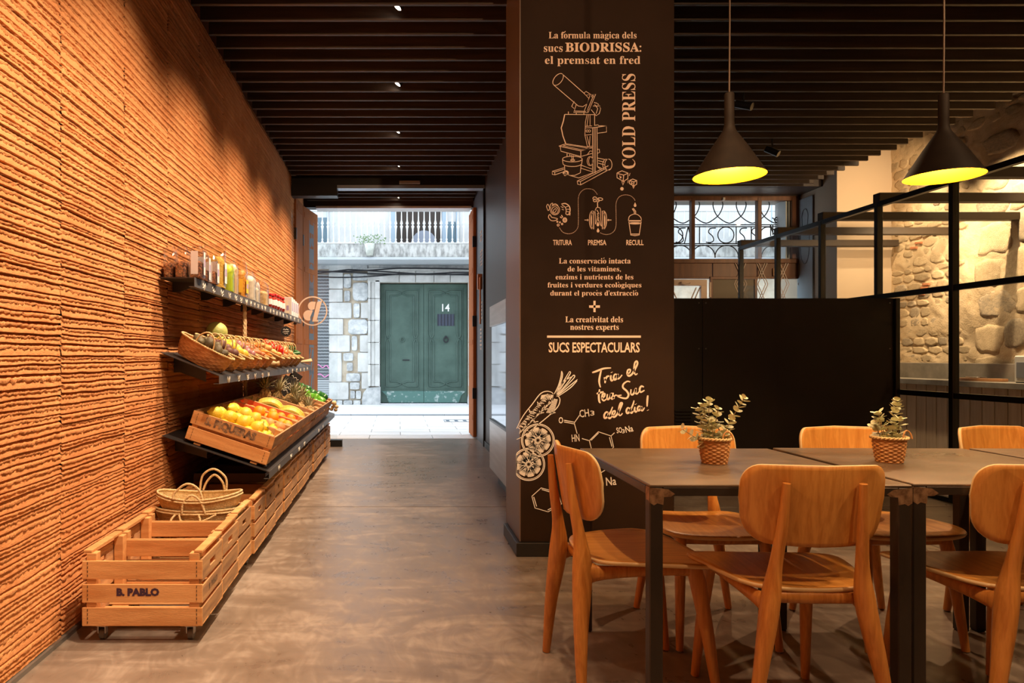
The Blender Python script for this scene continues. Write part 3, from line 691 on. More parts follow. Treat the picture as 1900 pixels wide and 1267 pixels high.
# balcony doorway and pier, plants
dk = mat('dark_opening', (.035, .024, .018), .8)
bo = empty('balcony_doorway', (0, FY-.03, 0), 0, 'dark balcony doorway framed in pale blue behind the balusters', 'doorway')
MB().box(fx(735), fx(820), .01, .03, ztop, 6.2).build('opening', dk, bo)
blue = mat('pale_blue_frame', (.30, .38, .46), .6)
for a, b in ((725, 734), (820, 828), (846, 851)): MB().box(fx(a), fx(b), -.04, .02, ztop, 6.3, .004).build('door_frame', blue, bo)
MB().box(fx(829), fx(845), -.02, .02, ztop, fz(412)).build('glazed_panel', mat('teal_glass', (.10, .16, .20), .2), bo)
sp = empty('balcony_window', (0, FY-.03, 0), 0, 'dark teal balcony window at the end of the white render', 'window')
MB().box(fx(560), fx(608), .0, .03, ztop, fz(404)).build('pane', MATS['teal_glass'], sp)
MB().box(fx(607), fx(610), -.02, .03, ztop, 6.2).build('window_frame', MATS['pale_blue_frame'], sp)
shd = empty('covered_chair', (fx(785), FY-.4, ztop), 0, 'grey cloth covered seat in the balcony doorway', 'seat')
MB().prism(arc(0, .0, .30, 0, 180, 14, .36), -.18, .18, Matrix.Rotation(PI/2, 4, 'X')).build('cover', mat('grey_cloth', (.28, .31, .38), .8), shd)
po = empty('balcony_planter', (bx(686), BY-.07, ztop-.27), 0, 'glass-like planter with trailing herbs hung on the balcony edge', 'planter')
MB().lathe([(0, 0), (.07, 0), (.12, .27), (.11, .27), (.06, .03), (0, .03)], 14, sy=.5).build('pot', mat('weathered_pot', (.36, .38, .34), .6, col2=(.5, .52, .46), scale=14), po)
rr = random.Random(5); fol = MB()
for k in range(90):
    a = rr.uniform(0, 2*PI); r_ = rr.uniform(.02, .26); x = r_*math.cos(a)*1.4; y = r_*math.sin(a)*.2; z = .27+rr.uniform(-.03, .17)
    s_ = .02; fol.add([(x, y, z), (x+s_, y-.01, z+s_*.6), (x+s_*.2, y, z+s_*1.8), (x-s_*.7, y-.01, z+s_)], [(0, 1, 2, 3)])
f_ = fol.build('foliage', mat('herb_green', (.20, .30, .14), .6, vary=.2), po); f_['kind'] = 'stuff'
# bundle of cables under the balcony
for i, (dz, sg) in enumerate(((0, .05), (-.05, .10), (-.09, .04), (-.13, .07))):
    pts = [(x, FY-.16-.035*i, bz(489)+dz+.03*math.sin(x*1.3+i*2)-sg*abs(math.sin(x*.9+i))) for x in np.linspace(-4, 9, 60)]
    o = MB().tube(pts, .016, 6).build('street_cable', mat('cable_black', (.015, .015, .018), .6) if 'cable_black' not in MATS else MATS['cable_black'])
    tag(o, ['topmost', 'second', 'third', 'lowest'][i]+' black cable sagging under the balcony across the stone facade', 'cable')
# projecting bay and second balcony seen through the upper window
o2 = empty('corner_balcony', (8.2, FY-.9, 3.55), 0, 'white balcony block with blue railing seen through the grille window', 'balcony')
MB().prism([(-1.2, 0), (1.6, 0), (1.6, .35), (-.5, .35), (-1.2, .12)], 0, .8, Matrix.Rotation(PI/2, 4, 'X')).build('slab', plas, o2)
rb = MB().box(-.01, .01, -.8, -.78, .35, .95).mesh('railing_bar', blue)
for k in range(16): link('railing_bar', rb, o2, (-.4+k*.11, 0, 0))
MB().box(-.5, 1.5, -.81, -.77, .95, .99).build('handrail', blue, o2)
# neighbouring upper floors of our own side close the street canyon
# ------------------------------------------------------------------ lettering and line drawings on the column (flat vinyl on its face)
AY = CY0-.0015
U = CY0/1300
ax = lambda px: (px-738)*U
az = lambda py: 1.13+(662-py)*U
def MBOLD(s, up=0x1D400, lo=0x1D41A):
    o = ''
    acc = {'ó': ('\u0301', 'o'), 'à': ('\u0300', 'a'), 'é': ('\u0301', 'e'), 'ò': ('\u0300', 'o')}
    for c in s:
        if 'A' <= c <= 'Z': o += chr(up+ord(c)-65)
        elif 'a' <= c <= 'z': o += chr(lo+ord(c)-97)
        elif c in acc: o += acc[c][0]+chr(lo+ord(acc[c][1])-97)
        else: o += c
    return o
def text_geo(s, extra=0):
    c = bpy.data.curves.new('tmp', 'FONT'); c.body = s; c.resolution_u = 2; c.offset = extra
    o = bpy.data.objects.new('tmp', c); COL.objects.link(o)
    dg = bpy.context.evaluated_depsgraph_get(); me = o.evaluated_get(dg).to_mesh()
    V = np.array([v.co[:] for v in me.vertices]); F = [tuple(p.vertices) for p in me.polygons]
    o.evaluated_get(dg).to_mesh_clear(); bpy.data.objects.remove(o); bpy.data.curves.remove(c)
    V = V[:, :2]; V -= V.min(0); sz = V.max(0); return V, F, sz
def text_on(mb, s, x0, x1, z0, z1, rot=0, extra=0, place=None):
    """text stretched into the box x0..x1 (baseline box z0..z1), turned by rot degrees about the box centre"""
    V, F, sz = text_geo(s, extra); W_, H_ = x1-x0, z1-z0; P = V/sz*np.array([W_, H_])-np.array([W_/2, H_/2])
    c_, s_ = math.cos(math.radians(rot)), math.sin(math.radians(rot)); cx_, cz_ = (x0+x1)/2, (z0+z1)/2
    pts = [(cx_+p[0]*c_-p[1]*s_, cz_+p[0]*s_+p[1]*c_) for p in P]
    mb.add([place(a, b) for a, b in pts], F)
cp = lambda a, b: (a, AY, b)
def line(name, s, px0, px1, py0, py1, rot=0, extra=0, m_=None):
    mb = MB(); text_on(mb, s, ax(px0), ax(px1), az(py1), az(py0), rot, extra, cp); return mb.build(name, m_ or print_m, co)
line('lettering', MBOLD('La fórmula màgica dels'), 1018, 1181, 58, 75)
line('lettering', MBOLD('sucs'), 1009, 1044, 86, 96.5)
line('lettering', MBOLD('BIODRISSA:'), 1049, 1190, 79, 96.5, extra=.012)
line('lettering', MBOLD('el premsat en fred'), 1011, 1188, 104, 123)
st_ = MB()
for x in (1064, 1083, 1092, 1104, 1118, 1128, 1141, 1153, 1170): st_.add([(ax(x), AY-.0006, az(98)), (ax(x)+.003, AY-.0006, az(98)), (ax(x)+.005, AY-.0006, az(78)), (ax(x)+.002, AY-.0006, az(78))], [(0, 1, 2, 3)])
V, F, sz = text_geo(MBOLD('COLD PRESS')); mb = MB()
P = V/sz; hh, ww = ax(1179)-ax(1154), az(137)-az(313)
mb.add([(ax(1179)-p[1]*hh, AY, az(313)+p[0]*ww) for p in P], F); mb.build('lettering', print_m, co)
for s, a, b in (('TRITURA', 1026, 1061), ('PREMSA', 1091, 1125), ('RECULL', 1162, 1194)): line('lettering', s, a, b, 445, 455, extra=.02)
for s, a, b, c, d in (('La conservació intacta', 1037, 1170, 478, 489), ('de les vitamines,', 1053, 1152, 494, 505), ('enzims i nutrients de les', 1031, 1175, 509, 518.5),
                      ('fruites i verdures ecològiques', 1016, 1190, 523, 536), ("durant el procés d'extracció", 1021, 1184, 538, 551),
                      ('La creativitat dels', 1049, 1156, 587, 598), ('nostres experts', 1058, 1148, 602, 615)): line('lettering', MBOLD(s), a, b, c, d)
line('lettering', 'SUCS ESPECTACULARS', 1018, 1187, 635, 654, extra=.022)
mb = MB()
for a, b, c, d in ((1093, 1113, 566.5, 571), (1101, 1105, 558, 579), (1015, 1189, 622.5, 626.5)):
    mb.add([(ax(a), AY, az(d)), (ax(b), AY, az(d)), (ax(b), AY, az(c)), (ax(a), AY, az(c))], [(0, 1, 2, 3)])
mb.build('plus_and_rule', print_m, co)
# brush script
SC_ = lambda s: MBOLD(s, 0x1D4D0, 0x1D4EA)
sm_ = MB()
def strokes(mb, pts, wdt, per=5, y=None):
    P = spline(pts, per) if per else [np.array(p, float) for p in pts]
    V = []; n = len(P)
    for i in range(n):
        t = P[min(i+1, n-1)]-P[max(i-1, 0)]; t = t/(np.linalg.norm(t)+1e-9); nn = np.array([-t[1], t[0]])*wdt/2*(1 if per == 0 else (.55+.45*math.sin(PI*min(1, (i+1)/(n)*1.0))))
        for s in (1, -1): q = P[i]+nn*s; V.append((ax(q[0]), y or AY, az(q[1])))
    mb.add(V, [(2*i, 2*i+1, 2*i+3, 2*i+2) for i in range(n-1)])
Z3 = lambda L, k=4.223, ox=940, oy=660: [(ox+a/k, oy+b/k) for a, b in L]
BR = [  # traced brush strokes (zoomed drawing units)
 [(670, 132), (700, 122), (760, 100), (818, 95)], [(742, 110), (730, 160), (725, 205), (735, 248)],
 [(765, 168), (772, 192), (770, 215)], [(770, 195), (785, 165), (805, 158)], [(818, 152), (815, 175), (822, 195), (835, 188)], [(822, 128), (824, 132)],
 [(868, 150), (850, 145), (838, 165), (845, 188), (862, 175), (872, 145), (868, 175), (880, 178), (905, 150)],
 [(945, 145), (965, 130), (968, 108), (950, 112), (945, 140), (958, 158), (985, 140), (1010, 95), (1025, 60), (1018, 42), (1003, 60), (998, 110), (1008, 148), (1025, 138)],
 [(728, 262), (722, 310), (725, 355), (735, 370)], [(705, 297), (735, 288), (760, 282)], [(745, 335), (765, 318), (768, 298), (752, 302), (748, 335), (762, 352), (785, 335)],
 [(790, 300), (786, 330), (795, 342), (812, 320), (820, 292), (818, 325), (828, 338), (850, 310), (870, 312)], [(835, 290), (830, 320), (845, 335)],
 [(968, 205), (945, 200), (915, 222), (912, 250), (940, 275), (955, 305), (940, 332), (905, 330), (868, 315), (900, 308)],
 [(975, 262), (972, 295), (985, 305), (1002, 285), (1012, 255), (1010, 290), (1022, 298), (1038, 280)], [(1075, 245), (1055, 238), (1042, 262), (1050, 285), (1080, 270)],
 [(800, 448), (782, 440), (765, 462), (768, 488), (790, 478), (812, 445), (830, 400)], [(800, 440), (795, 475), (808, 490), (825, 475)],
 [(825, 470), (845, 455), (850, 432), (832, 438), (828, 465), (842, 480), (868, 455), (895, 400), (905, 372), (892, 372), (880, 410), (878, 455), (890, 468), (908, 450)],
 [(965, 412), (948, 408), (938, 430), (945, 450), (965, 435), (990, 380), (998, 350)], [(972, 405), (968, 435), (980, 448), (992, 432)], [(1005, 400), (1002, 425), (1012, 440), (1025, 428)], [(1010, 378), (1012, 381)],
 [(1050, 400), (1035, 395), (1025, 412), (1032, 430), (1048, 418), (1056, 398), (1054, 422), (1065, 430), (1080, 405)], [(1106, 310), (1102, 350), (1100, 398)], [(1106, 424), (1108, 428)]]
for b in BR: strokes(sm_, Z3(b), 3.6 if len(b) != 2 else 4.5, 4)
sm_.build('brush_lettering', print_m, co)
# molecule drawing
mo_ = MB(); ST_ = lambda L, w_=1.5: strokes(mo_, Z3(L), w_, 0)
for L_ in ([(450, 505), (530, 520)], [(450, 518), (528, 533)], [(530, 525), (572, 465)], [(530, 528), (552, 610)], [(590, 648), (648, 665)],
           [(648, 665), (718, 595), (818, 628), (838, 715), (800, 760), (680, 790), (648, 665)], [(662, 662), (720, 604)], [(805, 638), (825, 712)], [(818, 628), (845, 603)],
           [(740, 915), (772, 895)], [(198, 1100), (270, 1035), (400, 1070), (430, 1160), (325, 1222), (222, 1192), (198, 1100)], [(212, 1105), (235, 1180)], [(275, 1047), (385, 1080)], [(322, 1208), (400, 1165)]): ST_(L_)
mo_.build('molecule_drawing', white_print, co)
zl = lambda s, a, b, c, d, rot=0, ex=.01: line('lettering', s, 940+a/4.223, 940+b/4.223, 660+c/4.223, 660+d/4.223, rot, ex, white_print)
zl('O', 408, 442, 480, 530); zl('CH', 570, 645, 420, 480, 8); zl('3', 655, 688, 430, 468); zl('HN', 510, 570, 615, 672, 5); zl('SO', 860, 905, 560, 605, 8); zl('3', 905, 925, 575, 607); zl('Na', 930, 990, 548, 598, 12); zl('Na', 778, 858, 950, 1015, 5)
# carrot and citrus slices
cr = MB(); C_ = lambda L, w_=1.4, per=5: strokes(cr, Z3(L), w_*1.25, per)
C_([(78, 570), (130, 470), (200, 380), (262, 300), (310, 278), (350, 285), (365, 300)]); C_([(78, 655), (130, 630), (220, 560), (330, 470), (400, 400), (418, 345), (405, 318), (390, 315)])
C_([(372, 300), (405, 235), (425, 165), (430, 118)]); C_([(430, 118), (438, 150), (420, 220), (385, 300)]); C_([(385, 300), (440, 210), (492, 122)]); C_([(492, 122), (498, 140), (440, 230), (392, 305)])
C_([(395, 305), (470, 220), (520, 155), (530, 170), (465, 240), (400, 308)]); C_([(402, 310), (500, 230), (555, 185)]); C_([(552, 195), (500, 250), (408, 315)]); C_([(410, 250), (450, 200), (515, 160)])
for k in range(26):
    t = k/25; x = 100+t*250; yb = 610-t*245; C_([(x, yb), (x+rr.uniform(8, 22), yb-rr.uniform(15, 42))], .9, 0)
for k in range(30):
    t = k/29; x = 88+t*230; yt = 560-t*262; C_([(x, yt), (x+rr.uniform(16, 42), yt+rr.uniform(4, 16))], .9, 0)
for k in range(16): 
    x = 275+k*6; C_([(x, 300+abs(k-8)), (x-8, 330+rr.uniform(0, 20))], .9, 0); C_([(400-k*2, 345+k*7), (370-k*4, 338+k*7)], .9, 0)
for x, y in ((175, 420), (160, 470), (210, 500), (255, 430), (290, 400), (240, 360), (345, 430), (130, 570)): C_([(x, y), (x+14, y+26)], 1.2, 0); C_([(x, y+20), (x+38, y+14)], 1.2, 0)
cr.build('carrot_drawing', white_print, co)
for (cx_, cy_, R1, R2, R3, xmin) in ((245, 662, 128, 118, 98, 0), (172, 850, 126, 116, 96, 80)):
    cs = MB()
    for R in (R1, R2):
        pts = [(cx_+R*math.cos(a), cy_+R*math.sin(a)) for a in np.linspace(0, 2*PI, 49)]; pts = [(max(p[0], 78), p[1]) for p in pts]
        strokes(cs, Z3(pts), 1.6 if R == R1 else 1.0, 0)
    for k in range(8):
        a = k*PI/4+.2
        P_ = [(cx_+r_*math.cos(a+d), cy_+r_*math.sin(a+d)) for r_, d in ((12, .39), (R3*.9, .06), (R3, .16), (R3*1.0, .39), (R3, .62), (R3*.9, .72), (12, .39))]
        P_ = [(max(p[0], 78), p[1]) for p in P_]; strokes(cs, Z3(P_), 1.6, 0)
        for j in range(9):
            d = .10+.58*j/8; r0 = R3*rr.uniform(.25, .6); q = [(max(cx_+r_*math.cos(a+.39+(d-.39)*sc), 78), cy_+r_*math.sin(a+.39+(d-.39)*sc)) for r_, sc in ((r0, .9), (R3*.95, 1))]
            strokes(cs, Z3(q), 1.7, 0)
    cs.build('citrus_drawing', white_print, co)
# cold press machine line drawing
mm = MB(); K1 = lambda L: [(1000+a/5.28, 120+b/5.28) for a, b in L]
def ML(L, w_=1.15, per=0): strokes(mm, K1(L), w_, per)
ell = lambda x, y, a, b, r=0, a0=0, a1=360, n=24: [(x+a*math.cos(math.radians(t))*math.cos(r)-b*math.sin(math.radians(t))*math.sin(r), y+a*math.cos(math.radians(t))*math.sin(r)+b*math.sin(math.radians(t))*math.cos(r)) for t in np.linspace(a0, a1, n)]
ML(ell(187, 145, 68, 38, -.9)); ML([(228, 92), (440, 280)]); ML([(145, 200), (385, 405), (430, 412), (470, 385), (488, 330), (440, 280)]); ML([(440, 280), (460, 262), (510, 295)])
ML([(455, 300), (555, 290), (480, 470), (340, 468), (365, 385)]); ML([(500, 302), (440, 465)]); ML([(535, 300), (470, 455)]); ML([(350, 455), (460, 458)]); ML([(345, 360), (320, 410), (345, 430)]); ML([(365, 395), (345, 455)])
ML(ell(525, 310, 9, 9)); ML(ell(482, 450, 9, 9)); ML([(540, 370), (580, 385), (605, 430), (590, 480), (560, 500), (510, 440)]); ML([(560, 372), (590, 400), (605, 438)]); ML([(545, 390), (575, 430), (560, 480)]); ML([(530, 405), (600, 405)])
ML([(252, 488), (545, 490)]); ML([(288, 460), (288, 488)]); ML([(365, 470), (365, 488)]); ML([(440, 470), (440, 488)])
ML([(252, 488), (240, 550), (218, 620), (235, 700), (262, 775)], 1.8); ML([(470, 490), (455, 560), (450, 690), (475, 805)]); ML([(500, 490), (500, 600)]); ML([(545, 490), (545, 600)]); ML([(485, 490), (470, 600)])
ML([(455, 605), (520, 600)]); ML([(450, 620), (530, 618), (660, 600), (662, 660), (575, 672)]); ML([(540, 595), (580, 590), (585, 600), (660, 600)]); ML([(455, 690), (515, 685)]); ML(ell(472, 650, 11, 11)); ML(ell(494, 650, 11, 11)); ML([(470, 700), (495, 800)]); ML([(500, 700), (495, 800)])
ML([(525, 618), (525, 1065)]); ML([(568, 618), (572, 1000)]); ML([(540, 620), (540, 1060)], .8); ML([(552, 620), (552, 1062)], .8)
ML([(195, 798), (262, 775), (525, 815), (410, 845), (195, 798)]); ML([(235, 795), (270, 785), (480, 818), (410, 832), (235, 795)], .8); ML([(208, 800), (215, 848), (410, 900), (525, 868)]); ML([(410, 845), (410, 900)]); ML([(475, 800), (530, 800)])
ML([(572, 830), (590, 828), (595, 860), (572, 868)]); ML([(475, 880), (500, 845), (525, 850)])
ML([(275, 870), (275, 900)]); ML([(300, 878), (305, 900)]); ML([(318, 885), (325, 935)]); ML([(335, 888), (338, 935)]); ML(ell(330, 936, 20, 7)); ML(ell(327, 925, 97, 28)); ML([(230, 930), (235, 970)]); ML([(424, 930), (418, 970)]); ML(ell(327, 968, 92, 30, 0, 0, 180)); ML([(250, 990), (255, 1060), (300, 1085), (350, 1085), (405, 1060), (412, 990)])
ML([(245, 1010), (130, 1045), (130, 1075), (155, 1080), (240, 1050)]); ML([(130, 1045), (155, 1052), (245, 1025)]); ML([(155, 1052), (155, 1080)]); ML(ell(262, 1060, 22, 16), 3); ML(ell(255, 1075, 8, 10), 2)
ML([(300, 1085), (390, 1110), (525, 1060)]); ML([(412, 985), (525, 1025)]); ML([(412, 1015), (525, 1050)]); ML([(375, 1140), (680, 990)]); ML([(375, 1140), (380, 1172), (408, 1178), (700, 1020)]); ML([(375, 1140), (405, 1145), (660, 1015)]); ML([(405, 1145), (408, 1178)])
ML(ell(500, 945, 28, 45)); ML(ell(515, 945, 28, 45, 0, 90, 270)); ML([(575, 915), (650, 930), (680, 925)]); ML(ell(680, 980, 35, 55)); ML(ell(660, 980, 35, 55, 0, 90, 270)); ML([(580, 1000), (640, 1030), (680, 1035)]); ML([(580, 940), (640, 955)]); ML([(580, 965), (640, 980)]); ML([(572, 1000), (620, 1040)])
# ice cubes
for (x, y, s) in ((822, 1092, 1.0), (925, 1155, .66)):
    q = lambda L: ML([(x+a*s, y+b*s) for a, b in L], 1.5)
    q([(-58, -30), (-10, -52), (50, -30), (48, 25), (5, 52), (-58, 15), (-58, -30)]); q([(-50, -25), (8, -10), (50, -28)]); q([(8, -10), (2, 50)]); q([(-10, 50), (0, 88), (14, 50)]); q([(-30, -5), (-25, 20)]); q([(-15, 5), (-22, 22)])
ML(ell(813, 1216, 9, 9), 3); ML([(892, 1062), (884, 1090)]); ML([(874, 1130), (872, 1160)])
mm.build('machine_drawing', print_m, co)
# three step icons
ic = MB(); K2 = lambda L: [(1000+a/7.92, 310+b/7.92) for a, b in L]
def IL(L, w_=1.1, per=0): strokes(ic, K2(L), w_, per)
def dots(path, n):
    P = spline(path, 16); P = np.array(P); d = np.r_[0, np.cumsum(np.linalg.norm(np.diff(P, axis=0), axis=1))]
    for k in range(n):
        s = d[-1]*k/n; a = [np.interp(s+e, d, P[:, i]) for e in (0,) for i in (0, 1)]; b = [np.interp(s+d[-1]/n*.55, d, P[:, i]) for i in (0, 1)]
        IL([a, b], 1.0)
dots([(300, 890), (350, 955), (430, 980), (510, 960), (565, 900), (578, 820), (578, 600), (578, 460), (605, 380), (660, 330), (720, 318), (790, 330), (835, 370), (860, 410)], 62)
dots([(900, 965), (970, 990), (1050, 980), (1110, 930), (1132, 850), (1132, 680), (1132, 540), (1160, 460), (1210, 420), (1280, 408), (1350, 425), (1400, 470), (1412, 500)], 56)
IL(ell(235, 630, 68, 72)); IL(ell(235, 635, 48, 52)); IL(ell(232, 640, 18, 32, .5)); IL(spline([(110, 580), (130, 545), (155, 600), (135, 640), (110, 580)], 4)); IL(spline([(160, 600), (170, 550), (200, 530), (190, 575), (165, 605)], 4)); IL(spline([(200, 555), (240, 540), (280, 565)], 4))
IL(spline([(330, 545), (385, 535), (440, 570), (458, 630), (440, 690), (410, 700)], 4), 2); IL(spline([(340, 560), (385, 590), (400, 640), (395, 685), (410, 700)], 4), 1.4); IL([(385, 590), (430, 575)]); IL([(400, 620), (450, 620)]); IL([(400, 650), (448, 660)]); IL([(320, 580), (360, 600)]); IL([(335, 620), (365, 630)])
IL(spline([(150, 700), (140, 740), (180, 785), (240, 785), (272, 760), (220, 745), (185, 735), (165, 700), (150, 700)], 4), 1.4); IL(ell(380, 778, 26, 30), 2.2); IL(ell(380, 778, 10, 12)); IL([(330, 705), (350, 740)], 1.8); IL([(310, 730), (335, 750)], 1.8)
for x, y, r_ in ((270, 803, 9), (308, 812, 8), (340, 836, 11), (282, 852, 15), (455, 680, 5), (452, 700, 5)): IL(ell(x, y, r_, r_, n=12), 1.5)
for sx in (1, -1):
    f = lambda L: IL([(867+sx*(a-867), b) for a, b in L], 1.4)
    f([(775, 645), (803, 645), (803, 912), (775, 912), (775, 645)]); f(spline([(775, 645), (750, 690), (740, 780), (750, 860), (775, 912)], 4)); f(spline([(785, 670), (768, 720), (762, 780), (768, 850), (785, 900)], 4)); f([(670, 778), (722, 778)]); f([(708, 765), (728, 778), (708, 792)])
IL(spline([(825, 640), (845, 598), (885, 595), (905, 630), (905, 760), (918, 870), (880, 790), (865, 720), (850, 780), (830, 840), (830, 740), (822, 650)], 4)); IL([(862, 590), (860, 520)], 1.6)
for k in range(16): IL([(848+(k*7) % 30, 630+k*10), (858+(k*5) % 30, 640+k*10)], 1.2)
for x, y, a, b in ((820, 460, 28, 22), (895, 472, 42, 20), (865, 490, 22, 22), (820, 490, 22, 20)): IL(ell(x, y, a, b, n=14), 1.3)
for x, y in ((866, 840), (868, 930), (1412, 555)):
    ic.add([(ax(1000+(x+a)/7.92), AY, az(310+(y+b)/7.92)) for a, b in [(0, -38), (20, 5), (16, 24), (0, 32), (-16, 24), (-20, 5)]], [tuple(range(6))])
IL([(1370, 610), (1400, 655), (1402, 695)], 1.6); IL([(1385, 605), (1420, 650), (1420, 695)], 1.6); IL(spline([(1315, 790), (1325, 730), (1370, 698), (1410, 692), (1450, 700), (1495, 740), (1505, 790)], 4), 1.3)
IL([(1310, 770), (1330, 795), (1490, 795), (1508, 770)], 1.2); IL([(1320, 800), (1350, 1000), (1410, 1008), (1472, 1000), (1502, 800)], 1.3); IL([(1320, 785), (1500, 785)], 1.2); IL(ell(1412, 826, 76, 8), 2); IL([(1350, 985), (1472, 985)], 1.6)
ic.build('step_icons', print_m, co)
# numerals of the door opposite, letters on the shutter leaf and the reveal
n14 = MB(); text_on(n14, '14', fx(821), fx(835), fz(577), fz(563), 0, .01, lambda a, b: (a, -.036, b)); n14.build('house_number', mat('white_numeral', (.85, .87, .88), .4), gd)
lt = mat('grey_brushed_letter', (.12, .15, .18), .6)
# names of the shop set one under another along the outer shutter leaf
for i, ch in enumerate('BIODRISSA'):
    mb = MB(); z1 = 2.98-i*.30; text_on(mb, MBOLD(ch), -.15, .23, z1-.24, z1, -90, .02, lambda a, b: (a*.9, -.0235, b)); mb.build('painted_letter', lt, sh2)
rvl = MB(); rq = random.Random(2)
for z0, z1, n, y0, y1 in ((2.62, 2.78, 3, 9.05, 9.30), (2.30, 2.52, 5, 9.02, 9.30), (1.60, 1.85, 5, 9.05, 9.3), (1.2, 1.5, 6, 9.1, 9.3)):
    for k in range(n):
        zz = z1-(z1-z0)*k/n; yy = y0+rq.uniform(0, .03)
        while yy < y1-.03:
            l_ = rq.uniform(.02, .05); hgt = (z1-z0)/n*.55; yy2 = min(yy+l_, y1)
            for sgn in (0, 1): rvl.tube([(1.0915, yy+(yy2-yy)*sgn, zz), (1.0915, yy+(yy2-yy)*(1-sgn)*.6, zz-hgt)], .0025, 4, caps=False)
            yy = yy2+.008
rvl.build('scribbled_lettering', white_print, wfo)
hd2 = MB(); hd2.tube([(1.06, 9.0, 1.55), (1.06, 9.0, 2.15)], .012, 8); hd2.box(1.03, 1.09, 9.02, 9.10, 2.0, 2.2, .004)
hd2.build('door_handle', mat('copper_handle', (.55, .28, .17), .35, metal=.4), wfo)
# ------------------------------------------------------------------ tables
top_m = mat('dark_waxed_steel_top', (.098, .068, .047), .24, col2=(.20, .142, .098), scale=2.0, detail=8, lo=.3, hi=.72, rvar=.22, stretch=(1, 1.6, 1), metal=.25, bump=.04, bscale=14, vary=.12)
leg_m = mat('brown_black_steel', (.042, .031, .024), .38, metal=.45, col2=(.060, .045, .034), scale=3)
weld_m = mat('ground_weld_patch', (.46, .28, .16), .5, metal=.6, col2=(.16, .08, .04), scale=40)
def table(x, y, rz, label):
    t = empty('table', (x, y, 0), rz, label, 'table', 'steel tables pushed together in a row')
    W_, D_ = .775, .83
    MB().box(0, W_, 0, D_, .742, .75, .002).build('tabletop', top_m, t)
    ap = MB().box(.04, W_-.04, 0, .022, .716, .742, .002).mesh('apron', leg_m)
    ap2 = MB().box(0, .022, .04, D_-.04, .716, .742, .002).mesh('apron', leg_m)
    link('apron', ap, t); link('apron', ap, t, (0, D_-.022, 0)); link('apron', ap2, t); link('apron', ap2, t, (W_-.022, 0, 0))
    lm = MB().box(0, .04, 0, .04, .004, .742, .003).box(.004, .036, .004, .036, 0, .004).mesh('leg', leg_m)
    for i, (a, b) in enumerate(((0, 0), (W_-.04, 0), (0, D_-.04), (W_-.04, D_-.04))):
        l = link('leg', lm, t, (a, b, 0))
        wp = MB(); y0 = -.0008 if b == 0 else .0408; x0 = -.0008 if a == 0 else .0408
        sx = 1 if a == 0 else -1
        px = lambda u: u if a == 0 else .04-u
        pts = [(0, .742), (.055, .742-.006), (.075, .722), (.062, .714), (.042, .713), (.040, .690), (.022, .694), (.012, .688), (0, .696)]
        q = [(px(u), y0, v) for u, v in pts]; wp.add(q, [tuple(range(len(q)))])
        pts = [(0, .742), (.03, .742), (.034, .720), (.030, .700), (.012, .702), (0, .694)]
        py_ = lambda u: u if b == 0 else .04-u
        q = [(x0, py_(u), v) for u, v in pts]; wp.add(q, [tuple(range(len(q)))])
        wp.build('weld_patch', weld_m, l)
    return t
table(.750, 2.085, math.radians(-.6), 'dark steel table at the end nearest the column')
table(1.545, 2.10, math.radians(-1.6), 'dark steel table in the middle of the row')
table(2.345, 2.085, math.radians(-2.2), 'dark steel table cut by the frame at the far end of the row')

# ------------------------------------------------------------------ chairs
def woodm(name, a, b, grain='z'):
    m = bpy.data.materials.new(name); m.use_nodes = True; N = m.node_tree.nodes; L = m.node_tree.links; bs_ = N['Principled BSDF']
    tc = N.new('ShaderNodeTexCoord'); mp = N.new('ShaderNodeMapping'); L.new(tc.outputs['Object'], mp.inputs[0])
    mp.inputs['Scale'].default_value = {'z': (22, 22, 1.6), 'y': (22, 1.6, 22), 'x': (1.6, 22, 22)}[grain]
    oi = N.new('ShaderNodeObjectInfo'); va = N.new('ShaderNodeVectorMath'); va.operation = 'ADD'; L.new(mp.outputs[0], va.inputs[0])
    mu = N.new('ShaderNodeVectorMath'); mu.operation = 'MULTIPLY'; mu.inputs[1].default_value = (11, 7, 5); L.new(oi.outputs['Random'], mu.inputs[0]); L.new(mu.outputs[0], va.inputs[1])
    n = N.new('ShaderNodeTexNoise'); n.inputs['Scale'].default_value = 1.6; n.inputs['Detail'].default_value = 6; n.inputs['Distortion'].default_value = 1.2; L.new(va.outputs[0], n.inputs['Vector'])
    n2 = N.new('ShaderNodeTexNoise'); n2.inputs['Scale'].default_value = 9; n2.inputs['Detail'].default_value = 3; L.new(va.outputs[0], n2.inputs['Vector'])
    mx = N.new('ShaderNodeMath'); mx.operation = 'MULTIPLY_ADD'; mx.inputs[1].default_value = .35; L.new(n2.outputs['Fac'], mx.inputs[0]); L.new(n.outputs['Fac'], mx.inputs[2])
    r = N.new('ShaderNodeValToRGB'); r.color_ramp.elements[0].position = .48; r.color_ramp.elements[1].position = .82
    r.color_ramp.elements[0].color = (*b, 1); r.color_ramp.elements[1].color = (*a, 1); L.new(mx.outputs[0], r.inputs[0])
    L.new(r.outputs[0], bs_.inputs['Base Color']); bs_.inputs['Roughness'].default_value = .36
    bp_ = N.new('ShaderNodeBump'); bp_.inputs['Strength'].default_value = .12; bp_.inputs['Distance'].default_value = .002; L.new(mx.outputs[0], bp_.inputs['Height']); L.new(bp_.outputs[0], bs_.inputs['Normal'])
    return m
ply_back = woodm('honey_oak_veneer', (.72, .335, .080), (.55, .215, .040), 'z')
ply_seat = woodm('honey_oak_seat_veneer', (.72, .335, .075), (.54, .21, .036), 'y')
oak_leg = woodm('honey_oak_solid', (.66, .285, .065), (.46, .165, .030), 'z')
ply_edge = mat('light_ply_edge', (.78, .55, .28), .5)
